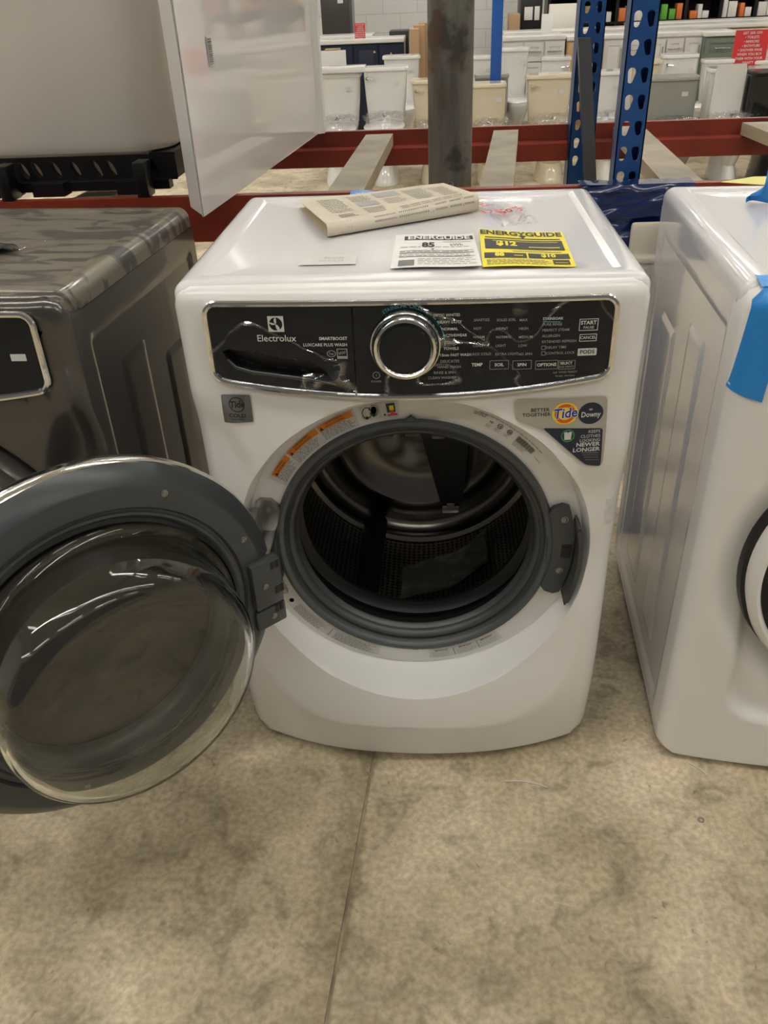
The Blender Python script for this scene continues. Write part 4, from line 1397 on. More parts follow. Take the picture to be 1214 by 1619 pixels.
# blue masking tape wrapped over its front corner
mw = Matrix.Translation((.820, -.014, 0)) @ Matrix.Rotation(math.radians(-2.8), 4, 'Z') @ Matrix.Scale(.985, 4, (0, 0, 1))
def frontpt(x, z, off):
    return mw @ Vector((x, edge_round(x, z, front_b(x, z)) - off, z))
b = MB()
def tape1(u, v):      # v: along the strip from the lid down the corner
    if v < .25:
        t = v / .25
        p = Vector((-.330 + .040 * u + .035 * (1 - t), .030 - .045 * t + .03 * (1 - u) * 0, .966 + .0015 - .010 * t * t))
        return mw @ p
    t = (v - .25) / .75
    x = -.336 + .046 * u - .008 * t; z = .950 - .155 * t + (.012 * (1 - u) if t > .95 else 0)
    return frontpt(x, min(z, .946), .0022)
b.grid(12, 36, tape1)
def tape2(u, v):
    p = mw @ Vector((-.300 + .12 * u, -.012 - .016 * v, .9655 - .0 * v - .018 * v * v)); return p
b.grid(12, 10, lambda u, v: frontpt(-.297 + .12 * u, .948 - .034 * v - .004 * math.sin(u * 8), .0025))
b.grid(14, 8, lambda u, v: mw @ Vector((-.325 + .15 * u, .036 - .040 * v, .9672 - .004 * v * v)))
t = b.build('tape_strip', 'tape', None); tag(t, 'long blue tape strip folded over the front corner of the right-hand white machine', 'tape')
x, y = atZ(1205, 320, .95).x, atZ(1205, 320, .95).y
b = MB(); b.grid(14, 14, lambda u, v: (x - .030 + .075 * u + .020 * v - .03 * u * v, y + .018 * math.sin(v * 5 + u * 7), .950 + .070 * v * max(.10, 1 - 2.4 * abs(u - .30)) + .006 * math.sin(u * 13) * v))
t = b.build('tape_scrap', 'tape', None); tag(t, 'crumpled scrap of blue tape standing up on the lid of the right-hand machine', 'tape')
x0_, y0_ = lidpt(1140, 288, .952); x1_, y1_ = lidpt(1260, 300, .952)
b = MB(); b.add([(x0_, y0_, .9515), (x1_, y0_ - .06, .9515), (x1_ + .02, y0_ + .04, .9515), (x0_ + .08, y0_ + .045, .9515), (x0_, y0_, .9525), (x1_, y0_ - .06, .9525), (x1_ + .02, y0_ + .04, .9525), (x0_ + .08, y0_ + .045, .9525)],
                [(3, 2, 1, 0), (4, 5, 6, 7), (0, 1, 5, 4), (1, 2, 6, 5), (2, 3, 7, 6), (3, 0, 4, 7)])
t = b.build('paper_sheet', mat('pale_yellow_paper', (.72, .68, .22), .6), None); tag(t, 'pale yellow sheet on the back of the right-hand machine lid', 'paper')

# ---- litter on the floor in front
p = atZ(1108, 1297, 0)
b = MB(); b.lathe([(.0030, .0005), (.0030, .002), (.0062, .002), (.0062, .0005), (.0030, .0005)], (0, 0, 0), (0, 0, 1), (1, 0, 0), 24)
t = b.build('metal_washer', 'steel', None); t.location = (p.x, p.y, 0); tag(t, 'tiny metal ring washer lying on the concrete floor at right', 'washer ring')
A, B = atZ(798, 1236, 0), atZ(866, 1246, 0)
b = MB(); b.tube([(A.lerp(B, k / 10) + Vector((0, .006 * math.sin(PI * k / 10), .002))) - A for k in range(11)], .0012, 6)
t = b.build('plastic_strand', 'ink_white', None); t.location = A; tag(t, 'thin white plastic strand on the floor before the open washer', 'strand')
A, B = atZ(1085, 1205, 0), atZ(1118, 1228, 0)
b = MB(); b.tube([(A.lerp(B, k / 8) + Vector((.004 * math.sin(PI * k / 8), 0, .002))) - A for k in range(9)], .0011, 6)
t = b.build('plastic_strand', 'ink_white', None); t.location = A; tag(t, 'thin pale strand on the floor by the right-hand machine corner', 'strand')

# ================================================================ PALLET RACK behind the machines
M_['beam_red'] = mat('rack_red_paint', (0.235, 0.030, 0.014), 0.42, noise=((0.16, 0.022, 0.012), 5, .4, .65))
M_['rack_blue'] = mat('rack_blue_paint', (0.006, 0.060, 0.215), 0.38, noise=((0.006, 0.045, 0.16), 4, .4, .65))
M_['wood'] = mat('dusty_pine_board', (0.42, 0.34, 0.22), 0.7, noise=((0.34, 0.29, 0.21), 6, .35, .65))
nt = M_['wood'].node_tree
for nd in nt.nodes:
    if nd.type == 'TEX_NOISE':
        mp = nt.nodes.new('ShaderNodeMapping'); mp.inputs['Scale'].default_value = (5, .8, 5)
        tcn = [q for q in nt.nodes if q.type == 'TEX_COORD'][0]
        nt.links.new(tcn.outputs['Object'], mp.inputs[0]); nt.links.new(mp.outputs[0], nd.inputs['Vector'])
M_['wood_dusty'] = mat('dusty_board_top', (0.37, 0.33, 0.26), 0.8, noise=((0.27, 0.24, 0.19), 9, .4, .65))
BT = .935
FY, RY = .75, 1.62       # front faces of the two beams


def beam(y, x0, x1, label, step=1):
    """step beam: tall back half, lower ledge where boards sit"""
    # profile in (y, z); ledge faces the inside of the bay
    h = .10; a, c = y, y + .052
    if step == 1: pr = [(a, BT - h), (c, BT - h), (c, BT - .040), (a + .024, BT - .040), (a + .024, BT), (a, BT)]
    else: pr = [(a, BT - h), (c, BT - h), (c, BT), (a + .028, BT), (a + .028, BT - .042), (a, BT - .050)]
    b = MB(); b.prism(pr, x0, x1, lambda p, q, d: (d, p, q))
    o = b.build('rack_beam', 'beam_red', None, loc=((x0 + x1) / 2, y, BT - h)); fixn(o)
    return tag(o, label, 'rack beam')


PX0, PX1 = .418, .494
beam(FY, -1.75, .412, 'red steel rack beam just behind the white and dark washers')
beam(RY, -1.75, .445, 'red steel rack beam farther back, left of the blue post, in front of the toilets', 0)
beam(RY, .532, 2.6, 'red steel rack beam farther back, right of the blue post', 0)
beam(FY, .50, 2.6, 'red steel rack beam hidden behind the right-hand white machine')


def slotted_post(parent, x0, x1, y0, dp_, z0, z1, lean=0.0):
    """C-shaped post; front face pierced with two columns of tear-drop slots"""
    t = .0028; b = MB(); wd = x1 - x0
    pitch = .0508; cols = (.28, .72)
    zc = z0 + pitch / 2
    nsl = 14

    def slot(cx, cz, k):
        pts = []
        for i in range(9):
            a = math.radians(-15 + 210 * i / 8); pts.append((cx + .0085 * math.cos(a), cz + .005 + .0088 * math.sin(a)))
        for i in range(6):
            a = math.radians(205 + 130 * i / 5); pts.append((cx + .0018 * k + .0058 * math.cos(a), cz - .010 + .0058 * math.sin(a)))
        return pts
    z = z0
    while z < z1 - 1e-6:
        ze = min(z + pitch, z1)
        for ci in range(2):
            xa, xb = x0 + wd * ci / 2, x0 + wd * (ci + 1) / 2
            cx = x0 + wd * cols[ci]
            if z < .80 or ze - z < pitch * .99:
                b.add([(xa, y0, z), (xb, y0, z), (xb, y0, ze), (xa, y0, ze)], [(0, 1, 2, 3)]); continue
            sl = slot(cx, z + pitch / 2, -1 if ci == 0 else 1)
            # frame: outer points by angle to the cell boundary
            vs = []
            for (px_, pz) in sl:
                dx, dz_ = px_ - cx, pz - (z + pitch / 2)
                k = 1e9
                if dx > 1e-9: k = min(k, (xb - cx) / dx)
                if dx < -1e-9: k = min(k, (xa - cx) / dx)
                if dz_ > 1e-9: k = min(k, (ze - z - pitch / 2) / dz_)
                if dz_ < -1e-9: k = min(k, (-pitch / 2) / dz_)
                vs.append((cx + dx * k, z + pitch / 2 + dz_ * k))
            n = len(sl)
            order = []
            V = [(p[0], y0, p[1]) for p in sl] + [(p[0], y0, p[1]) for p in vs] + [(p[0], y0 + t, p[1]) for p in sl]
            fs = []
            corners = [(xa, z), (xb, z), (xb, ze), (xa, ze)]
            V += [(c_[0], y0, c_[1]) for c_ in corners]
            for i in range(n):
                j = (i + 1) % n
                f = [i, n + i]
                # insert a corner when two outer points sit on different sides
                o1, o2 = vs[i], vs[j]
                for q, c_ in enumerate(corners):
                    on1 = abs(o1[0] - c_[0]) < 1e-7 or abs(o1[1] - c_[1]) < 1e-7
                    on2 = abs(o2[0] - c_[0]) < 1e-7 or abs(o2[1] - c_[1]) < 1e-7
                    same = abs(o1[0] - o2[0]) < 1e-7 or abs(o1[1] - o2[1]) < 1e-7
                    if on1 and on2 and not same and math.hypot(o1[0] - c_[0], o1[1] - c_[1]) < .05 and math.hypot(o2[0] - c_[0], o2[1] - c_[1]) < .05: f.append(3 * n + q)
                f += [n + j, j]
                fs.append(tuple(f))
                fs.append((i, j, 2 * n + j, 2 * n + i))
            b.add(V, fs)
        z = ze
    # sides and lips
    b.box(x0, x0 + t, y0, y0 + dp_, z0, z1); b.box(x1 - t, x1, y0, y0 + dp_, z0, z1)
    b.box(x0, x0 + .016, y0 + dp_ - t, y0 + dp_, z0, z1); b.box(x1 - .016, x1, y0 + dp_ - t, y0 + dp_, z0, z1)
    if lean:
        for p in b.v: p.x += lean * (p.z - z0)
    return b.build('slotted_post', 'rack_blue', parent)


fr_ = thing('pallet_rack_frame', 'blue slotted steel rack upright frame rising behind the gap between the white machines', 'rack frame', (.46, .79, 0))
fr_.location = (0, 0, 0)
fr_.location = (.46, .80, 0)
def loc_of(o): o.location = (-.46, -.80, 0); return o
loc_of(slotted_post(fr_, PX0 + .014, PX1 - .003, .80, .045, 0, 1.95))
loc_of(slotted_post(fr_, .447, .523, 1.60, .07, 0, 1.95))
M_['brace'] = mat('galvanized_brace', (0.10, 0.105, 0.115), 0.35, metal=0.5)
b = MB()
A_, B_ = atY(941, 288, 1.50), atY(924, 60, 1.56)
d_ = (B_ - A_)
for i, (p, q) in enumerate(((A_, B_),)):
    b.add([(p.x - .018, p.y, p.z - .10), (p.x + .018, p.y, p.z - .10), (p.x + .018, p.y + .03, p.z - .10), (p.x - .018, p.y + .03, p.z - .10),
           (q.x - .018, q.y, q.z), (q.x + .018, q.y, q.z), (q.x + .018, q.y + .03, q.z), (q.x - .018, q.y + .03, q.z)],
          [(0, 1, 5, 4), (1, 2, 6, 5), (2, 3, 7, 6), (3, 0, 4, 7), (4, 5, 6, 7), (3, 2, 1, 0)])
loc_of(b.build('brace', 'brace', fr_))
b = MB(); b.box(.455, .485, .86, 1.62, .30, .34); loc_of(b.build('brace', 'rack_blue', fr_))
b = MB(); b.cyl((.478, .815, .02), (.478, 1.62, .02), .004, 8); b.box(.41, .52, .78, .90, 0, .008); b.box(.43, .54, 1.58, 1.70, 0, .008); loc_of(b.build('foot_plate', 'rack_blue', fr_))

# boards laid across the beams
for k, (u0, u1, w_, lab, h) in enumerate((((.5 * (-.211 - .126), .79), (.5 * (-.178 - .100), 1.63), .084, 'dusty wooden board across the red beams left of the rusty steel column', .038),
                                       ((.5 * (.135 + .212), .78), (.5 * (.22 + .288), 1.63), .076, 'dusty wooden board across the red beams right of the rusty steel column', .038),
                                       ((.588, .79), (.625, 1.63), .088, 'thick dusty wooden board right of the blue rack post', .075),
                                       ((.5 * (-.211 - .126) - .60, .79), (-.70, 1.63), .09, 'wooden board under the black slotted base at left', .038),
                                       ((1.06, .79), (1.01, 1.63), .088, 'thick wooden board end at the right edge beyond the right-hand machine', .075))):
    b = MB(); (xa, ya_), (xb, yb_) = u0, u1
    z1_ = BT - .008; z0_ = BT - .042
    vs = [(xa - w_ / 2, ya_, z0_), (xa + w_ / 2, ya_, z0_), (xb + w_ / 2, yb_, z0_), (xb - w_ / 2, yb_, z0_), (xa - w_ / 2, ya_, z1_), (xa + w_ / 2, ya_, z1_), (xb + w_ / 2, yb_, z1_), (xb - w_ / 2, yb_, z1_)]
    c_ = Vector((xa, ya_, z0_))
    b.add([Vector(p) - c_ for p in vs], [(0, 1, 5, 4), (1, 2, 6, 5), (2, 3, 7, 6), (3, 0, 4, 7), (3, 2, 1, 0)], 0)
    b.add([Vector(p) - c_ for p in vs[4:]], [(0, 1, 2, 3)], 1)
    o = b.build('wooden_board', ['wood', 'wood_dusty']); o.location = c_ ; tag(o, lab, 'board')

# rusty round steel column
M_['rust'] = mat('weathered_steel', (0.085, 0.078, 0.065), 0.62, metal=0.25, noise=((0.22, 0.21, 0.18), 7, .38, .68), bump=.2, bscale=30)
nt = M_['rust'].node_tree; bsn = nt.nodes['Principled BSDF']
tcn = [q for q in nt.nodes if q.type == 'TEX_COORD'][0]
mp = nt.nodes.new('ShaderNodeMapping'); mp.inputs['Scale'].default_value = (2.2, 2.2, .35); nt.links.new(tcn.outputs['Object'], mp.inputs[0])
src = [q for q in nt.nodes if q.type == 'VALTORGB'][0]; nn = [q for q in nt.nodes if q.type == 'TEX_NOISE'][0]
nt.links.new(mp.outputs[0], nn.inputs['Vector'])
n2 = nt.nodes.new('ShaderNodeTexNoise'); n2.inputs['Scale'].default_value = 13; n2.inputs['Detail'].default_value = 5; nt.links.new(tcn.outputs['Object'], n2.inputs['Vector'])
r2 = nt.nodes.new('ShaderNodeValToRGB'); r2.color_ramp.elements[0].position = .53; r2.color_ramp.elements[1].position = .62
r2.color_ramp.elements[0].color = (0, 0, 0, 1); r2.color_ramp.elements[1].color = (.8, .8, .8, 1); nt.links.new(n2.outputs['Fac'], r2.inputs[0])
n3 = nt.nodes.new('ShaderNodeTexNoise'); n3.inputs['Scale'].default_value = 3.2; nt.links.new(tcn.outputs['Object'], n3.inputs['Vector'])
r3 = nt.nodes.new('ShaderNodeValToRGB'); r3.color_ramp.elements[0].position = .56; r3.color_ramp.elements[1].position = .66
r3.color_ramp.elements[0].color = (.030, .026, .022, 1); r3.color_ramp.elements[1].color = (.20, .09, .035, 1); nt.links.new(n3.outputs['Fac'], r3.inputs[0])
mx = nt.nodes.new('ShaderNodeMix'); mx.data_type = 'RGBA'
nt.links.new(r2.outputs[0], mx.inputs[0]); nt.links.new(src.outputs[0], mx.inputs[6]); nt.links.new(r3.outputs[0], mx.inputs[7]); nt.links.new(mx.outputs[2], bsn.inputs['Base Color'])
px_, py_ = atY(711, 298, 1.15).x, 1.15
r_ = .0565
b = MB(); b.cyl((0, 0, 0), (0, 0, 4.7), r_, 40)
ct = b.build('steel_column', 'rust', None, loc=(0, 0, 0)); ct.location = (px_, py_, 0)
tag(ct, 'rusty weathered round steel column standing behind the open washer', 'column')
b = MB(); bp_ = atY(712, 291, py_ - r_)
b.cyl((bp_.x - px_, -r_ + .004, bp_.z), (bp_.x - px_, -r_ - .010, bp_.z), .010, 6); b.cyl((bp_.x - px_, -r_ - .010, bp_.z), (bp_.x - px_, -r_ - .018, bp_.z), .005, 10)
b.build('bolt', 'steel', ct)

# dark blue stretch film round the upright's foot
M_['wrap'] = mat('dark_blue_stretch_film', (0.004, 0.018, 0.085), 0.20, coat=0.4)
rng = random.Random(9)
b = MB()
p0, p1 = atY(918, 292, .73), atY(1060, 292, .73)
X0, X1 = p0.x, p1.x + .05
def wrap(u, v):
    z = BT + .006 - v * .16
    y = .715 + .004 * math.sin(u * 13 + v * 7) * math.sin(v * 15 + u * 5) + .003 * math.sin(u * 7 + 2 * math.sin(v * 17 + u * 4)) + (.012 * (1 - v * 12) if v < .08 else 0)
    x = X0 + (X1 - X0) * u
    return (x, y, z)
b.grid(60, 60, wrap)
b.grid(60, 8, lambda u, v: (X0 + (X1 - X0) * u, .727 + .05 * v + .0, BT + .006 + .001 * math.sin(u * 40) * v), flip=False)
b.box(X0 + .004, X1 - .004, .722, .745, BT - .152, BT + .002)
t = b.build('stretch_film', 'wrap', None, loc=((X0 + X1) / 2, .72, BT - .15)); tag(t, 'crinkled dark blue stretch film wrapped over the beam at the foot of the rack post', 'wrapping')

# cream plastic tub in clear wrap, in the gap between the white machines
M_['cream'] = mat('cream_plastic', (0.66, 0.61, 0.52), 0.35)
tb0 = atY(1000, 380, .67)
x0_, x1_ = tb0.x, tb0.x + .16
zt = atY(1005, 353, .69).z
tb_ = thing('storage_tub', 'cream plastic tub wrapped in clear film standing behind the gap between the two white machines', 'tub', ((x0_ + x1_) / 2, .68, 0))
b = MB(); cx = (x1_ - x0_) / 2
b.box(-cx, cx, -.018, .026, zt - .20, zt - .07, r=.010); b.box(-cx, cx, .012, .026, zt - .09, zt, r=.007)
b.box(-cx - .004, cx + .004, -.022, .030, zt - .080, zt - .066, r=.005)
b.build('tub_body', 'cream', tb_)
b = MB(); b.box(.03, cx, -.015, .024, 0, zt - .19); b.build('tub_stand', 'cream', tb_)
b = MB(); b.grid(20, 30, lambda u, v: (-cx - .006 + (2 * cx + .010) * u, -.026 - .005 * math.sin(u * 13 + v * 17), zt - .075 - .14 * v))
b.build('clear_wrap', 'film_wrap', tb_)

# ---- grey appliance on a black slotted base
M_['warm_grey'] = mat('warm_grey_paint', (0.76, 0.71, 0.65), 0.28, metal=0.1, noise=((0.73, 0.68, 0.62), 1.5, .3, .7))
M_['cab_white_'] = mat('white_slot_backing', (.8, .79, .76), .4)
ga = thing('boxed_appliance', 'large warm-grey appliance standing on a black slotted base on the rack at upper left', 'appliance', (-1.0, 1.0, BT))
b = MB()
gx0, gx1, gy0, gy1 = -1.45, -.575, .84, 1.50
pts = rr_pts((gx1 - gx0) / 2, (gy1 - gy0) / 2, .10, 12)
zb_ = atY(100, 250, gy0).z
base = 0
for (d, z) in ((.03, zb_), (.008, zb_ + .008), (0, zb_ + .03), (0, 1.95), (.03, 1.98)):
    for p in rr_pts((gx1 - gx0) / 2 - d, (gy1 - gy0) / 2 - d, .10 - d, 12): b.v.append(Vector((p[0] + (gx0 + gx1) / 2 + 1.0, p[1] + (gy0 + gy1) / 2 - 1.0, z - BT)))
n = len(pts)
for t in range(4):
    for i in range(n):
        j = (i + 1) % n; b.f.append((t * n + i, t * n + j, (t + 1) * n + j, (t + 1) * n + i)); b.mi.append(0); b.sm.append(True)
b.f.append(tuple(range(n))[::-1]); b.mi.append(0); b.sm.append(False)
b.f.append(tuple(4 * n + i for i in range(n))); b.mi.append(0); b.sm.append(False)
b.build('appliance_body', 'warm_grey', ga)
# slotted band: strip with oval holes, built from cells
b = MB()
band0, band1 = zb_ - .052, zb_ + .004
yb_ = gy0 - .006
x = gx0; slots = []
for u in (36, 57, 87, 118, 152, 175, 242): slots.append(atY(u, 264, yb_).x)
for i in range(8): slots.append(slots[0] - .045 * (i + 1))
slots.sort()
edges = [gx0] + [(a + c) / 2 for a, c in zip(slots, slots[1:])] + [gx1 + .015]
for i, sx_ in enumerate(slots):
    xa, xb = edges[i], edges[i + 1]
    if sx_ < xa: continue
    n = 16; zc_ = (band0 + band1) / 2
    V = []; F_ = []
    inner = [(sx_ + .0095 * math.cos(2 * PI * k / n) - .007 * math.sin(2 * PI * k / n), zc_ + .0185 * math.sin(2 * PI * k / n)) for k in range(n)]
    outer = []
    for (px2, pz2) in inner:
        dx, dz_ = px2 - sx_, pz2 - zc_; k = 1e9
        if dx > 1e-9: k = min(k, (xb - sx_) / dx)
        if dx < -1e-9: k = min(k, (xa - sx_) / dx)
        if dz_ > 1e-9: k = min(k, (band1 - zc_) / dz_)
        if dz_ < -1e-9: k = min(k, (band0 - zc_) / dz_)
        outer.append((sx_ + dx * k, zc_ + dz_ * k))
    # snap the outer point nearest each corner onto it
    for c_ in ((xa, band0), (xb, band0), (xb, band1), (xa, band1)):
        q = min(range(n), key=lambda k: math.hypot(outer[k][0] - c_[0], outer[k][1] - c_[1])); outer[q] = c_
    V = [(p[0] + 1.0, yb_ - 1.0, p[1] - BT) for p in inner] + [(p[0] + 1.0, yb_ - 1.0, p[1] - BT) for p in outer] + [(p[0] + 1.0, yb_ + .02 - 1.0, p[1] - BT) for p in inner]
    for k in range(n):
        j = (k + 1) % n; F_ += [(k, n + k, n + j, j), (k, j, 2 * n + j, 2 * n + k)]
    b.add(V, F_)
b.box(gx1 + .012, gx1 + .016, yb_ - 1.0 + 0, yb_ - .5, 0, .001)
b.v = b.v[:-8]; b.f = b.f[:-6]; b.mi = b.mi[:-6]; b.sm = b.sm[:-6]
def L_(x0, x1, y0, y1, z0, z1, r=0): b.box(x0 + 1.0, x1 + 1.0, y0 - 1.0, y1 - 1.0, z0 - BT, z1 - BT, 0, r)
L_(gx1 - .05, gx1 + .01, yb_ + .02, gy1, band0, band1)
lz = BT
for u in (12, 228):
    xx = atY(u, 300, .765).x; L_(xx - .014, xx + .014, .752, .80, BT + .0, band1 - .004, .003)
for (u0, u1, za, zb2) in ((-200, 26, 0, .03), (52, 102, 0, .0), (186, 232, 0, .0)):
    xa, xb = atY(u0, 300, .79).x, atY(u1, 300, .79).x; L_(xa, xb, .785, .83, BT + .001, band0 + .006)
L_(gx0, gx1, .81, gy0, band0 - .016, band0 + .004)
L_(gx0 + .02, gx0 + .2, 1.0, 1.5, BT + .001, band0); L_(-.72, -.62, 1.30, 1.5, BT + .001, band0)
b.build('slotted_base', 'black_deep', ga)
b = MB(); L_(gx0 + .02, gx1 - .06, .93, .94, BT + .022, zb_); b.build('slot_backing', 'china' if False else 'cab_white_', ga)  # added white panel behind the band, so its slots show bright

# ---- white glossy panel standing on the beams
M_['gloss_white'] = mat('glossy_white_acrylic', (0.78, 0.755, 0.73), 0.045, coat=0.6, bump=.05, bscale=3.0, coord='Object')
pa, pb = Vector((-.432, .548, BT)), Vector((-.328, 1.60, BT))
dv = (pb - pa).normalized(); nv = Vector((dv.y, -dv.x, 0))     # nv points right
wp = thing('glossy_panel', 'tall glossy white moulded panel with folded flange standing on edge left of the column', 'panel', tuple(pa))
b = MB(); Hh = .85
def PP(s, o, z): return dv * s + nv * o + Vector((0, 0, z))
Lp = (pb - pa).length
b.grid(24, 20, lambda u, v: PP(Lp * u, .0015 * math.sin(u * 6 + v * 3), Hh * v + .002))
b.grid(24, 20, lambda u, v: PP(Lp * u, -.004 + .0015 * math.sin(u * 6 + v * 3), Hh * v + .002), flip=True)
b.add([PP(0, 0, .002), PP(Lp, 0, .002), PP(Lp, -.004, .002), PP(0, -.004, .002)], [(0, 3, 2, 1)])
b.build('panel_face', 'gloss_white', wp)
b = MB()
fl = Vector((-.052, .092, 0))
for s_, o_ in ((0, 0),):
    q0 = PP(0, 0, .002); V = []
    for z in (.002, Hh): V += [PP(0, 0, z), PP(0, 0, z) + fl, PP(0, 0, z) + fl + Vector((0, .004, 0)), PP(0, 0, z) + Vector((0, .004, 0))]
    b.add(V, [(0, 1, 5, 4), (1, 2, 6, 5), (2, 3, 7, 6), (3, 0, 4, 7), (3, 2, 1, 0)])
b.build('flange', 'white_plastic', wp)
b = MB(); V = []
e1 = PP(Lp, 0, 0)
for z in (.002, Hh): V += [e1 + Vector((0, 0, z)), e1 + nv * .018 + dv * .012 + Vector((0, 0, z)), e1 + nv * .016 + dv * .05 + Vector((0, 0, z)), e1 - nv * .004 + dv * .05 + Vector((0, 0, z))]
b.add(V, [(0, 1, 5, 4), (1, 2, 6, 5), (2, 3, 7, 6), (3, 0, 4, 7), (3, 2, 1, 0)])
b.build('flange', 'white_plastic', wp)
b = MB(); rng = random.Random(8)
d0 = None
def on_panel(u, v):
    d = ray(u, v); t = (pa - CAM).dot(nv) / d.dot(nv); p = CAM + d * t - pa
    return p.dot(dv), p.z
s0, z0_ = on_panel(325, 60); s1, z1_ = on_panel(330, 102)
zz = z1_
b.add([PP(s0 - .008, .0035, z1_ - .004), PP(s0 + .022, .0035, z1_ - .004), PP(s0 + .022, .0035, z0_ + .004), PP(s0 - .008, .0035, z0_ + .004)], [(0, 1, 2, 3)], 1)
while zz < z0_:
    h = rng.choice((.0012, .002, .0032)); b.add([PP(s0 - .004, .0042, zz), PP(s0 + .018, .0042, zz), PP(s0 + .018, .0042, zz + h), PP(s0 - .004, .0042, zz + h)], [(0, 1, 2, 3)], 0); zz += h + rng.choice((.0012, .002))
b.build('barcode_sticker', ['ink_grey', 'label_white'], wp)

# ================================================================ TOILETS on the floor beyond the rack
M_['china'] = mat('white_china', (0.74, 0.735, 0.71), 0.10, coat=0.4)
M_['china_cream'] = mat('biscuit_china', (0.66, 0.59, 0.44), 0.12, coat=0.4)
M_['china_grey'] = mat('grey_china', (0.30, 0.30, 0.27), 0.2)
M_['china_black'] = mat('black_china', (0.012, 0.012, 0.013), 0.15)


def toilet(u, v, y, wpx, m, label, style='taper', wrap=True, lever='left', rz=0.0, group=None, lid_up=False, sticker=True):
    """tank lid centre at pixel (u, v), tank front y metres away; wpx tank width in pixels"""
    p = atY(u, v, y)
    dep = (p - CAM).dot(_f)
    w_ = wpx * dep / F_PX
    zt = p.z
    k = max(.75, min(1.15, zt / .74))
    root = thing('toilet', label, 'toilet', (p.x, y, 0), rz, group)
    hw = w_ / 2
    zb = zt - .37 * k
    kb_ = min(1.0, w_ / .43)
    if style == 'square': s0, s1 = .98, 1.0
    else: s0, s1 = .80, .97
    # tank: rounded-box loft
    def loft(b, secs, n=20, cap=True, mi=0):
        base = len(b.v)
        for (cx, cy, hx, hy, e, z) in secs:
            for i in range(n * 4):
                a = 2 * PI * i / (n * 4)
                c, s = math.cos(a), math.sin(a)
                b.v.append(Vector((cx + hx * (kb_ if hx > .1 and cy != .095 and cy != .092 else 1) * math.copysign(abs(c) ** e, c), cy + hy * math.copysign(abs(s) ** e, s), z)))
        m4 = n * 4
        for t in range(len(secs) - 1):
            for i in range(m4):
                j = (i + 1) % m4
                b.f.append((base + t * m4 + i, base + t * m4 + j, base + (t + 1) * m4 + j, base + (t + 1) * m4 + i)); b.mi.append(mi); b.sm.append(True)
        if cap:
            b.f.append(tuple(base + i for i in range(m4))[::-1]); b.mi.append(mi); b.sm.append(True)
            b.f.append(tuple(base + (len(secs) - 1) * m4 + i for i in range(m4))); b.mi.append(mi); b.sm.append(True)
    e = .35
    b = MB(); loft(b, [(0, .095, hw * s0 * .93, .082, e, zb), (0, .095, hw * s0, .088, e, zb + .02), (0, .095, hw * (s0 + s1) / 2, .092, e, (zb + zt) / 2), (0, .095, hw * s1 * .97, .096, e, zt - .03)], 8)
    b.build('tank', m, root)
    b = MB(); loft(b, [(0, .092, hw * .98, .098, e, zt - .032), (0, .092, hw * 1.02, .104, e, zt - .026), (0, .092, hw * 1.02, .104, e, zt - .008), (0, .092, hw * .99, .099, e, zt)], 8)
    b.build('tank_lid', m, root)
    # bowl and foot
    kb_ = min(1.0, w_ / .43)
    b = MB(); hb = zb - .01
    loft(b, [(0, -.20, .13, .27, .8, 0), (0, -.20, .125, .265, .8, .03), (0, -.17, .105, .22, .85, .13), (0, -.20, .125, .26, .9, hb * .6), (0, -.27, .175, .29, .9, hb * .88), (0, -.28, .185, .30, .9, hb)], 6)
    loft(b, [(0, .02, .12, .12, .5, hb * .5), (0, .06, .17, .12, .5, zb)], 4)
    b.build('bowl', m, root)
    b = MB()
    if lid_up:
        loft(b, [(0, -.29, .188, .30, .9, hb), (0, -.29, .190, .30, .9, hb + .02)], 6)
        b.build('seat', m, root)
        b = MB(); loft(b, [(0, -.03, .175, .012, .4, hb + .01), (0, -.03, .19, .012, .4, hb + .10), (0, -.045, .19, .012, .4, hb + .36), (0, -.05, .17, .012, .4, hb + .40)], 6)
        b.build('seat_lid', m, root)
    else:
        loft(b, [(0, -.28, .186, .30, .9, hb), (0, -.28, .188, .302, .9, hb + .028), (0, -.28, .17, .28, .9, hb + .036)], 6)
        b.build('seat_lid', m, root)
    if lever:
        b = MB(); sgn = -1 if lever == 'left' else 1
        lx = sgn * hw * s1 * .80
        b.cyl((lx, .0, zt - .075), (lx, -.022, zt - .075), .012, 12); b.tube([(lx, -.020, zt - .075), (lx - sgn * .03, -.024, zt - .076), (lx - sgn * .065, -.022, zt - .082)], [.006, .006, .004], 8)
        if style == 'side': 
            for p2 in b.v: p2.x += sgn * .03
        b.build('flush_lever', 'chrome', root)
    if sticker:
        b = MB(); b.box(-.02 + .08, .025 + .08, -.006, -.0035, zt - .13, zt - .10); b.build('sticker', 'label_white', root)
    if wrap:
        b = MB(); rg = random.Random(int(u))
        ph_ = rg.random() * 6
        b.grid(28, 16, lambda a, c: (kb_ * .185 * math.cos(2 * PI * a) * (1.05 - .2 * c + .05 * math.sin(a * 40 + c * 9 + ph_)), -.24 + .32 * math.sin(2 * PI * a) * (1.05 - .2 * c + .05 * math.sin(a * 33 + ph_)), hb - .04 + .13 * c + .012 * math.sin(a * 50 + c * 5)), closeu=False)
        b.grid(28, 8, lambda a, c: (.17 * math.cos(2 * PI * a) * (1 - c), -.24 + .27 * math.sin(2 * PI * a) * (1 - c), hb + .09 + .015 * math.sin(a * 40 + c * 20)))
        b.build('plastic_wrap', 'film_wrap', root)
    return root


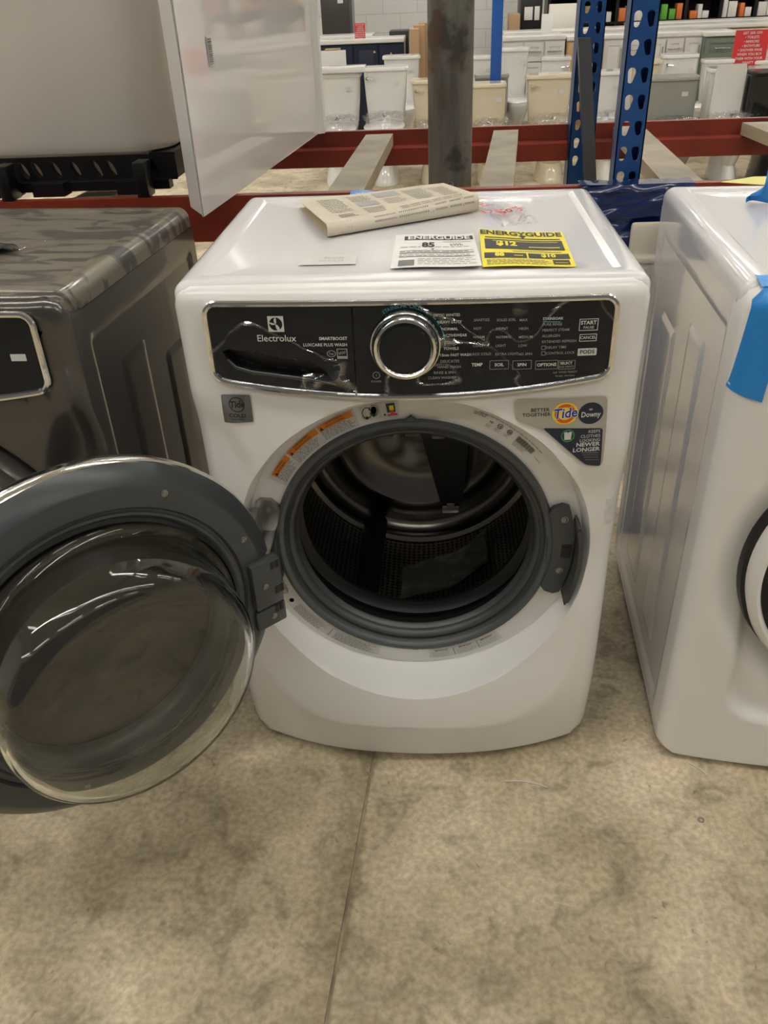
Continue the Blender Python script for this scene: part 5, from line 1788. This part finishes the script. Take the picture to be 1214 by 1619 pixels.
toilet(533, 116, 6.02, 74, 'china', 'white toilet nearest the glossy panel, a spare lid stacked on its tank', lever=None)
spx = atY(536, 103, 5.98)
b = MB(); b.box(-.20, .20, -.01, .18, 0, .045, r=.012); t = b.build('tank_lid', 'china', None); t.location = (spx.x, 5.98, atY(536, 116, 5.98).z + .0)
tag(t, 'spare white tank lid lying on the tank of the toilet nearest the glossy panel', 'tank lid')
toilet(608, 106, 5.98, 74, 'china', 'white toilet in clear wrap centred between the glossy panel and the rusty column', lever='left')
toilet(634, 88, 7.1, 60, 'china', 'white toilet in the second row just left of the rusty column', wrap=False, lever='left')
toilet(686, 126, 5.95, 74, 'china_cream', 'cream toilet half hidden behind the rusty column', lever='left')
toilet(772, 132, 5.90, 58, 'china_cream', 'cream square-tank toilet just right of the rusty column', 'square', lever=None)
toilet(778, 118, 6.72, 54, 'china_grey', 'grey-tank toilet directly behind the cream square-tank toilet', 'square', wrap=False, lever=None, sticker=False)
toilet(758, 89, 7.6, 44, 'china', 'white toilet in the back row left of the blue strut', wrap=False, lever=None)
toilet(815, 76, 7.3, 46, 'china', 'slim white toilet in the back row just right of the blue strut', wrap=False, lever=None)
toilet(871, 118, 5.90, 76, 'china_cream', 'wide cream toilet with chrome lever left of the blue rack posts', lever='left')
toilet(881, 90, 7.1, 46, 'china', 'white toilet in the second row above the wide cream toilet', 'square', wrap=False, lever='right')
toilet(958, 113, 5.95, 62, 'china', 'white toilet seen between the two blue rack posts', lever='left')
toilet(1027, 96, 6.6, 44, 'china_cream', 'small cream toilet right of the near blue rack post', wrap=False, lever=None)
toilet(1079, 86, 6.9, 56, 'china', 'white toilet with square tank above the grey one', 'square', wrap=False, lever='left')
toilet(1068, 121, 5.62, 80, 'china_grey', 'dark grey square-tank toilet with white sticker', 'square', lever=None)
toilet(1140, 94, 6.8, 46, 'china', 'white toilet in the second row under the green cabinet', wrap=False, lever=None)
toilet(1154, 108, 5.62, 54, 'china', 'white toilet with its lid raised near the right edge', 'square', wrap=True, lever=None, lid_up=True)
toilet(1224, 112, 5.50, 64, 'china_black', 'black toilet at the right edge', 'square', wrap=False, lever=None, sticker=False)
toilet(1217, 95, 6.9, 50, 'china', 'white toilet behind the black toilet at the right edge', wrap=False, lever=None)

# ---- blue strut standing among the toilets
M_['strut_blue'] = mat('bright_blue_paint', (0.012, 0.10, 0.42), 0.4)
p = atY(783, 128, 6.05); q = atY(783, 0, 6.05)
b = MB(); b.box(-.042, .042, -.02, .02, 0, 3.2, r=.003); t = b.build('blue_strut', 'strut_blue', None); t.location = (p.x, 6.25, .42)
b2 = MB()
t.location = (atY(783, 128, 6.25).x, 6.25, 0)
tag(t, 'slim bright blue metal strut rising among the toilets right of the column', 'strut')

# ---- vanity cabinets
M_['oak'] = mat('oak_veneer', (0.55, 0.38, 0.20), 0.5); M_['cab_white'] = mat('white_cabinet_paint', (0.70, 0.69, 0.66), 0.4)
M_['cab_navy'] = mat('navy_cabinet_paint', (0.008, 0.014, 0.038), 0.35); M_['cab_green'] = mat('sage_cabinet_paint', (0.16, 0.20, 0.16), 0.45)
M_['counter'] = mat('white_countertop', (0.76, 0.74, 0.71), 0.2); M_['brass'] = mat('brass', (.8, .55, .2), .25, metal=1)
M_['cardboard'] = mat('cardboard', (0.45, 0.30, 0.17), 0.8); M_['dark_void'] = mat('dark_interior', (.012, .011, .01), .7)


def vanity(u0, u1, v, y, m, label, doors=3, drawers=False, knob='brass', top=True):
    a, c = atY(u0, v, y), atY(u1, v, y); w_ = c.x - a.x; zt = (a.z + c.z) / 2
    root = thing('vanity_cabinet', label, 'cabinet', ((a.x + c.x) / 2, y, 0))
    hw = w_ / 2
    b = MB(); b.box(-hw, hw, 0, .5, .09, zt - .035); b.box(-hw + .03, hw - .03, .05, .48, 0, .09); b.build('cabinet_body', m, root)
    if top:
        b = MB(); b.box(-hw - .003, hw + .003, -.02, .51, zt - .035, zt, r=.004); b.build('countertop', 'counter', root)
    n = doors
    for i in range(n):
        x0, x1 = -hw + w_ * i / n + .008, -hw + w_ * (i + 1) / n - .008
        rows = ((zt - .21, zt - .05), (.11, zt - .22)) if (drawers or i % 2) else ((.11, zt - .05),)
        for (z0, z1) in rows:
            if z1 - z0 < .02: continue
            b = MB(); b.box(x0, x1, -.018, 0, z0, z1, r=.002)
            t = .04 if z1 - z0 > .15 else .02
            for (p0, p1, q0, q1) in ((x0, x1, z0, z0 + t), (x0, x1, z1 - t, z1), (x0, x0 + t, z0 + t, z1 - t), (x1 - t, x1, z0 + t, z1 - t)): b.box(p0, p1, -.026, -.0182, q0, q1)
            d = b.build('cabinet_door' if z1 - z0 > .2 else 'drawer', m, root)
            b = MB(); xc = (x0 + x1) / 2
            if knob == 'brass':
                kx = x1 - .03 if (i % 2 == 0) else x0 + .03
                if z1 - z0 < .2: kx = xc
                b.lathe([(0, .022), (.010, .020), (.012, .014), (.006, .008), (.006, 0)], (kx, -.026, z1 - .06 if z1 - z0 > .2 else (z0 + z1) / 2), (0, -1, 0), (0, 0, 1), 14)
                b.build('knob', 'brass', d)
            else:
                if z1 - z0 > .2: b.cyl((x1 - .025 if i % 2 == 0 else x0 + .025, -.045, z1 - .06), (x1 - .025 if i % 2 == 0 else x0 + .025, -.045, z1 - .26), .006, 8)
                else: b.cyl((xc - .07, -.045, (z0 + z1) / 2), (xc + .07, -.045, (z0 + z1) / 2), .006, 8)
                b.build('handle', knob, d)
    return root


vanity(478, 638, 63, 8.1, 'cab_navy', 'navy vanity with white top and small brass knobs behind the toilets', 4)
vanity(795, 894, 57, 7.9, 'cab_white', 'white vanity with drawers right of the blue strut', 3, True, 'steel')
vanity(897, 952, 57, 7.9, 'oak', 'light oak vanity behind the blue rack posts', 2, False, 'steel')
vanity(955, 1022, 54, 8.0, 'cab_white', 'white vanity partly hidden by the near blue rack post', 2, False, 'steel')
vanity(1026, 1112, 51, 7.9, 'cab_white', 'white vanity with tall steel handles left of the green cabinet', 3, False, 'steel')
vanity(1116, 1172, 50, 7.8, 'cab_green', 'sage green vanity near the right edge', 1, True, 'steel')
vanity(1176, 1240, 50, 7.8, 'cab_white', 'white vanity at the right edge behind the red sign', 2, True, 'steel')


def slab(name, label, cat, u0, u1, v0, v1, y, dep, m, z0=None, r=0.004, group=None, rx=0):
    """a box whose front face fills pixel columns u0..u1 and rows v0..v1 at depth y"""
    a = atY((u0 + u1) / 2, v0, y); c = atY((u0 + u1) / 2, v1, y)
    xl = atY(u0, (v0 + v1) / 2, y).x; xr = atY(u1, (v0 + v1) / 2, y).x
    zb = c.z if z0 is None else z0
    b = MB(); hw = (xr - xl) / 2; b.box(-hw, hw, 0, dep, 0, a.z - zb, r=min(r, hw * .4))
    o = b.build(name, m, None); o.location = ((xl + xr) / 2, y, zb)
    return tag(o, label, cat, group) if label else o


slab('cabinet_front', 'loose white panelled drawer front leaning beside the glossy panel', 'panel', 500, 547, 80, 112, 7.3, .02, 'cab_white', z0=0.0)
slab('cardboard_sheet', 'strip of cardboard on top of the loose white drawer front', 'cardboard', 513, 537, 77.5, 80, 7.3, .10, 'cardboard')
slab('black_cabinet', 'tall black cabinet behind the navy vanity', 'cabinet', 616, 646, 49, 110, 8.9, .4, 'black_deep', z0=0)
slab('white_cabinet', 'low white cabinet standing behind the navy vanity', 'cabinet', 500, 588, 57, 61, 8.65, .5, 'counter', z0=0)
for i, (u0, u1, v0, v1) in enumerate(((648, 662, 46, 96), (654, 671, 40, 96), (662, 690, 36, 96))):
    slab('cardboard_box', 'brown cardboard box standing left of the rusty column, ' + ('nearest the black cabinet', 'middle of the three', 'nearest the column')[i], 'box', u0, u1, v0, v1, 8.0 + .25 * i, .24, 'cardboard', z0=0, group='cardboard boxes beside the column')
fd = slab('refrigerator', 'dark stainless refrigerator with black frame at the back left', 'refrigerator', 506, 552, -60, 56, 9.4, .6, mat('dark_steel', (.10, .095, .085), .25, metal=.7), z0=.15)
b = MB(); b.box(.155, .185, -.01, .002, .0, 1.3); o = b.build('side_trim', 'brace', fd)
b = MB(); b.box(.03, .09, -.008, -.001, 1.0, 1.04)
o = b.build('label', 'label_white', fd)
# white tiled partition
a = atY(552, 30, 10.6); c = atY(795, 30, 10.6)
b = MB(); b.box(a.x - .5, c.x, 10.6, 10.75, 0, 3.2); o = b.build('wall_partition', WM); struct(o)
# long countertop stacks
slab('countertop', 'long white countertop lying behind the white vanities', 'countertop', 797, 1214, 44, 50, 8.9, .55, 'counter', z0=None)
slab('support_table', 'low brown table under the long white countertop', 'table', 797, 1230, 50, 56, 8.95, .5, 'cardboard', z0=0)
slab('countertop', 'pale countertop with a brown edge farther back', 'countertop', 1000, 1260, 33, 39, 9.9, .5, 'counter')
slab('support_table', 'brown table under the pale countertop farther back', 'table', 1000, 1260, 39, 46, 9.95, .45, 'cardboard', z0=0)
slab('appliance_panel', 'dark grey metal panel seen between the blue strut and the rack posts', 'panel', 868, 912, 6, 44, 9.5, .08, 'warm_grey', z0=0)
slab('cardboard_box', 'brown box beside the dark grey metal panel', 'box', 805, 822, 22, 44, 9.7, .3, 'cardboard', z0=.3)
slab('black_cabinet', 'black cabinet with white papers right of the blue strut', 'cabinet', 824, 858, -40, 46, 10.0, .5, 'black_deep', z0=0)
slab('paper_stack', 'stack of white papers on the front of the black cabinet', 'papers', 829, 842, 11, 32, 9.96, .03, 'paper')
slab('paper_sheet', 'single white paper sheet on the front of the black cabinet', 'paper', 845, 853, 10, 32, 9.97, .02, 'paper')
slab('paper_sheet', 'small white card standing on the white vanity left of the far blue post', 'paper', 856, 873, 22, 52, 8.2, .02, 'paper', z0=atY(845, 57, 7.9).z)


def sign(u0, u1, v0, v1, y, label, lines):
    a = atY(u0, v0, y); c = atY(u1, v1, y); w_ = c.x - a.x; h_ = a.z - c.z
    root = thing('sign', label, 'sign', ((a.x + c.x) / 2, y, c.z), 0)
    b = MB(); b.box(-w_ / 2, w_ / 2, 0, .004, 0, h_); b.build('sign_board', 'sign_red', root)
    b = MB(); n = len(lines)
    for i, s in enumerate(lines):
        b.text(s, lambda x, z: (x, -.001, z), 0, h_ * (1 - (i + .75) / (n + .5)), h_ / n * .80, 0, bold=.02, sx=min(1.0, w_ / (len(s) * h_ / n * .80 * .55 + 1e-6)))
    b.build('sign_text', 'ink_white', root)
    b = MB(); b.box(-.01, .01, .005, .015, -.12 if y > 7 else -.2, h_ * .5); b.build('sign_stand', 'brace', root)
    return root


M_['sign_red'] = mat('red_sign', (0.62, 0.03, 0.035), .5)
SL = ['GET 20% OFF:', '• TOILETS', '• MIRRORS', '• BATHTUBS', '• SHOWER PANS', 'WHEN YOU BUY', 'THEM WITH YOUR', 'VANITY']
sign(1164, 1208, 48, 103, 6.9, 'red sale sign with white lettering near the right edge, listing toilets and bathtubs', SL)
sign(560, 578, 37, 63, 8.3, 'small red sale sign standing on the navy vanity', SL)

# ---- black shelving full of small boxed goods
sh = thing('shelving_unit', 'long black shelving unit across the back right, filled with small boxed goods', 'shelving', (0, 0, 0))
ys = 11.6
xa, xb = atY(868, 10, ys).x, atY(1250, 10, ys).x
sh.location = ((xa + xb) / 2, ys, 0)
xa -= sh.location.x; xb -= sh.location.x
zs = [.10, .42, .72]
zline = atY(1000, 33, ys).z; zl2 = atY(1000, 8, ys).z
lev = [zline - .34, zline, zline + .30, zline + .60]
b = MB()
for z in lev: b.box(xa, xb, 0, .4, z - .03, z)
b.build('shelf_boards', 'black_deep', sh)
for i in range(8):
    x = xa + (xb - xa) * i / 7
    b = MB(); b.box(x - .02, x + .02, -.01, .40, 0, lev[-1] + .3); b.build('shelf_post', 'black_deep', sh)
b = MB(); b.box(xa, xb, .4, .42, 0, lev[-1] + .3); b.build('back_panel', 'dark_void', sh)
cols = {'white': 'paper', 'green': mat('green_box', (.12, .42, .05), .5), 'orange': mat('orange_box', (.75, .2, .05), .5), 'brown': 'cardboard', 'grey': 'ink_faint', 'red': 'ink_red'}
rng = random.Random(21)
proto = {}
for li, z in enumerate(lev):
    if z > 1.35: continue
    x = xa + .05
    while x < xb - .08:
        w_ = rng.uniform(.05, .13); h_ = rng.uniform(.08, .22)
        if x > xa + (xb - xa) * .44 and x < xa + (xb - xa) * .62: cn = rng.choice(['green', 'green', 'white', 'orange'])
        else: cn = rng.choice(['white', 'white', 'grey', 'brown', 'white', 'orange', 'red'])
        near = min(abs(x + w_ / 2 - (xa + (xb - xa) * i / 7)) for i in range(8))
        if rng.random() < .12 or near < w_ / 2 + .022: x += .03; continue
        b = MB(); b.box(-w_ / 2, w_ / 2, 0, .16, 0, h_, r=.002)
        o = b.build('product_box', cols[cn], None); o.location = (sh.location.x + x + w_ / 2, ys + .01, z)
        lab = 'small %s box among the goods on the black shelving, %s shelf' % (cn, ('lowest', 'second', 'third', 'top')[li])
        tag(o, lab, 'box', lab.replace('small', 'small').replace(' box among the goods', ' boxes'))
        x += w_ + rng.uniform(.004, .03)
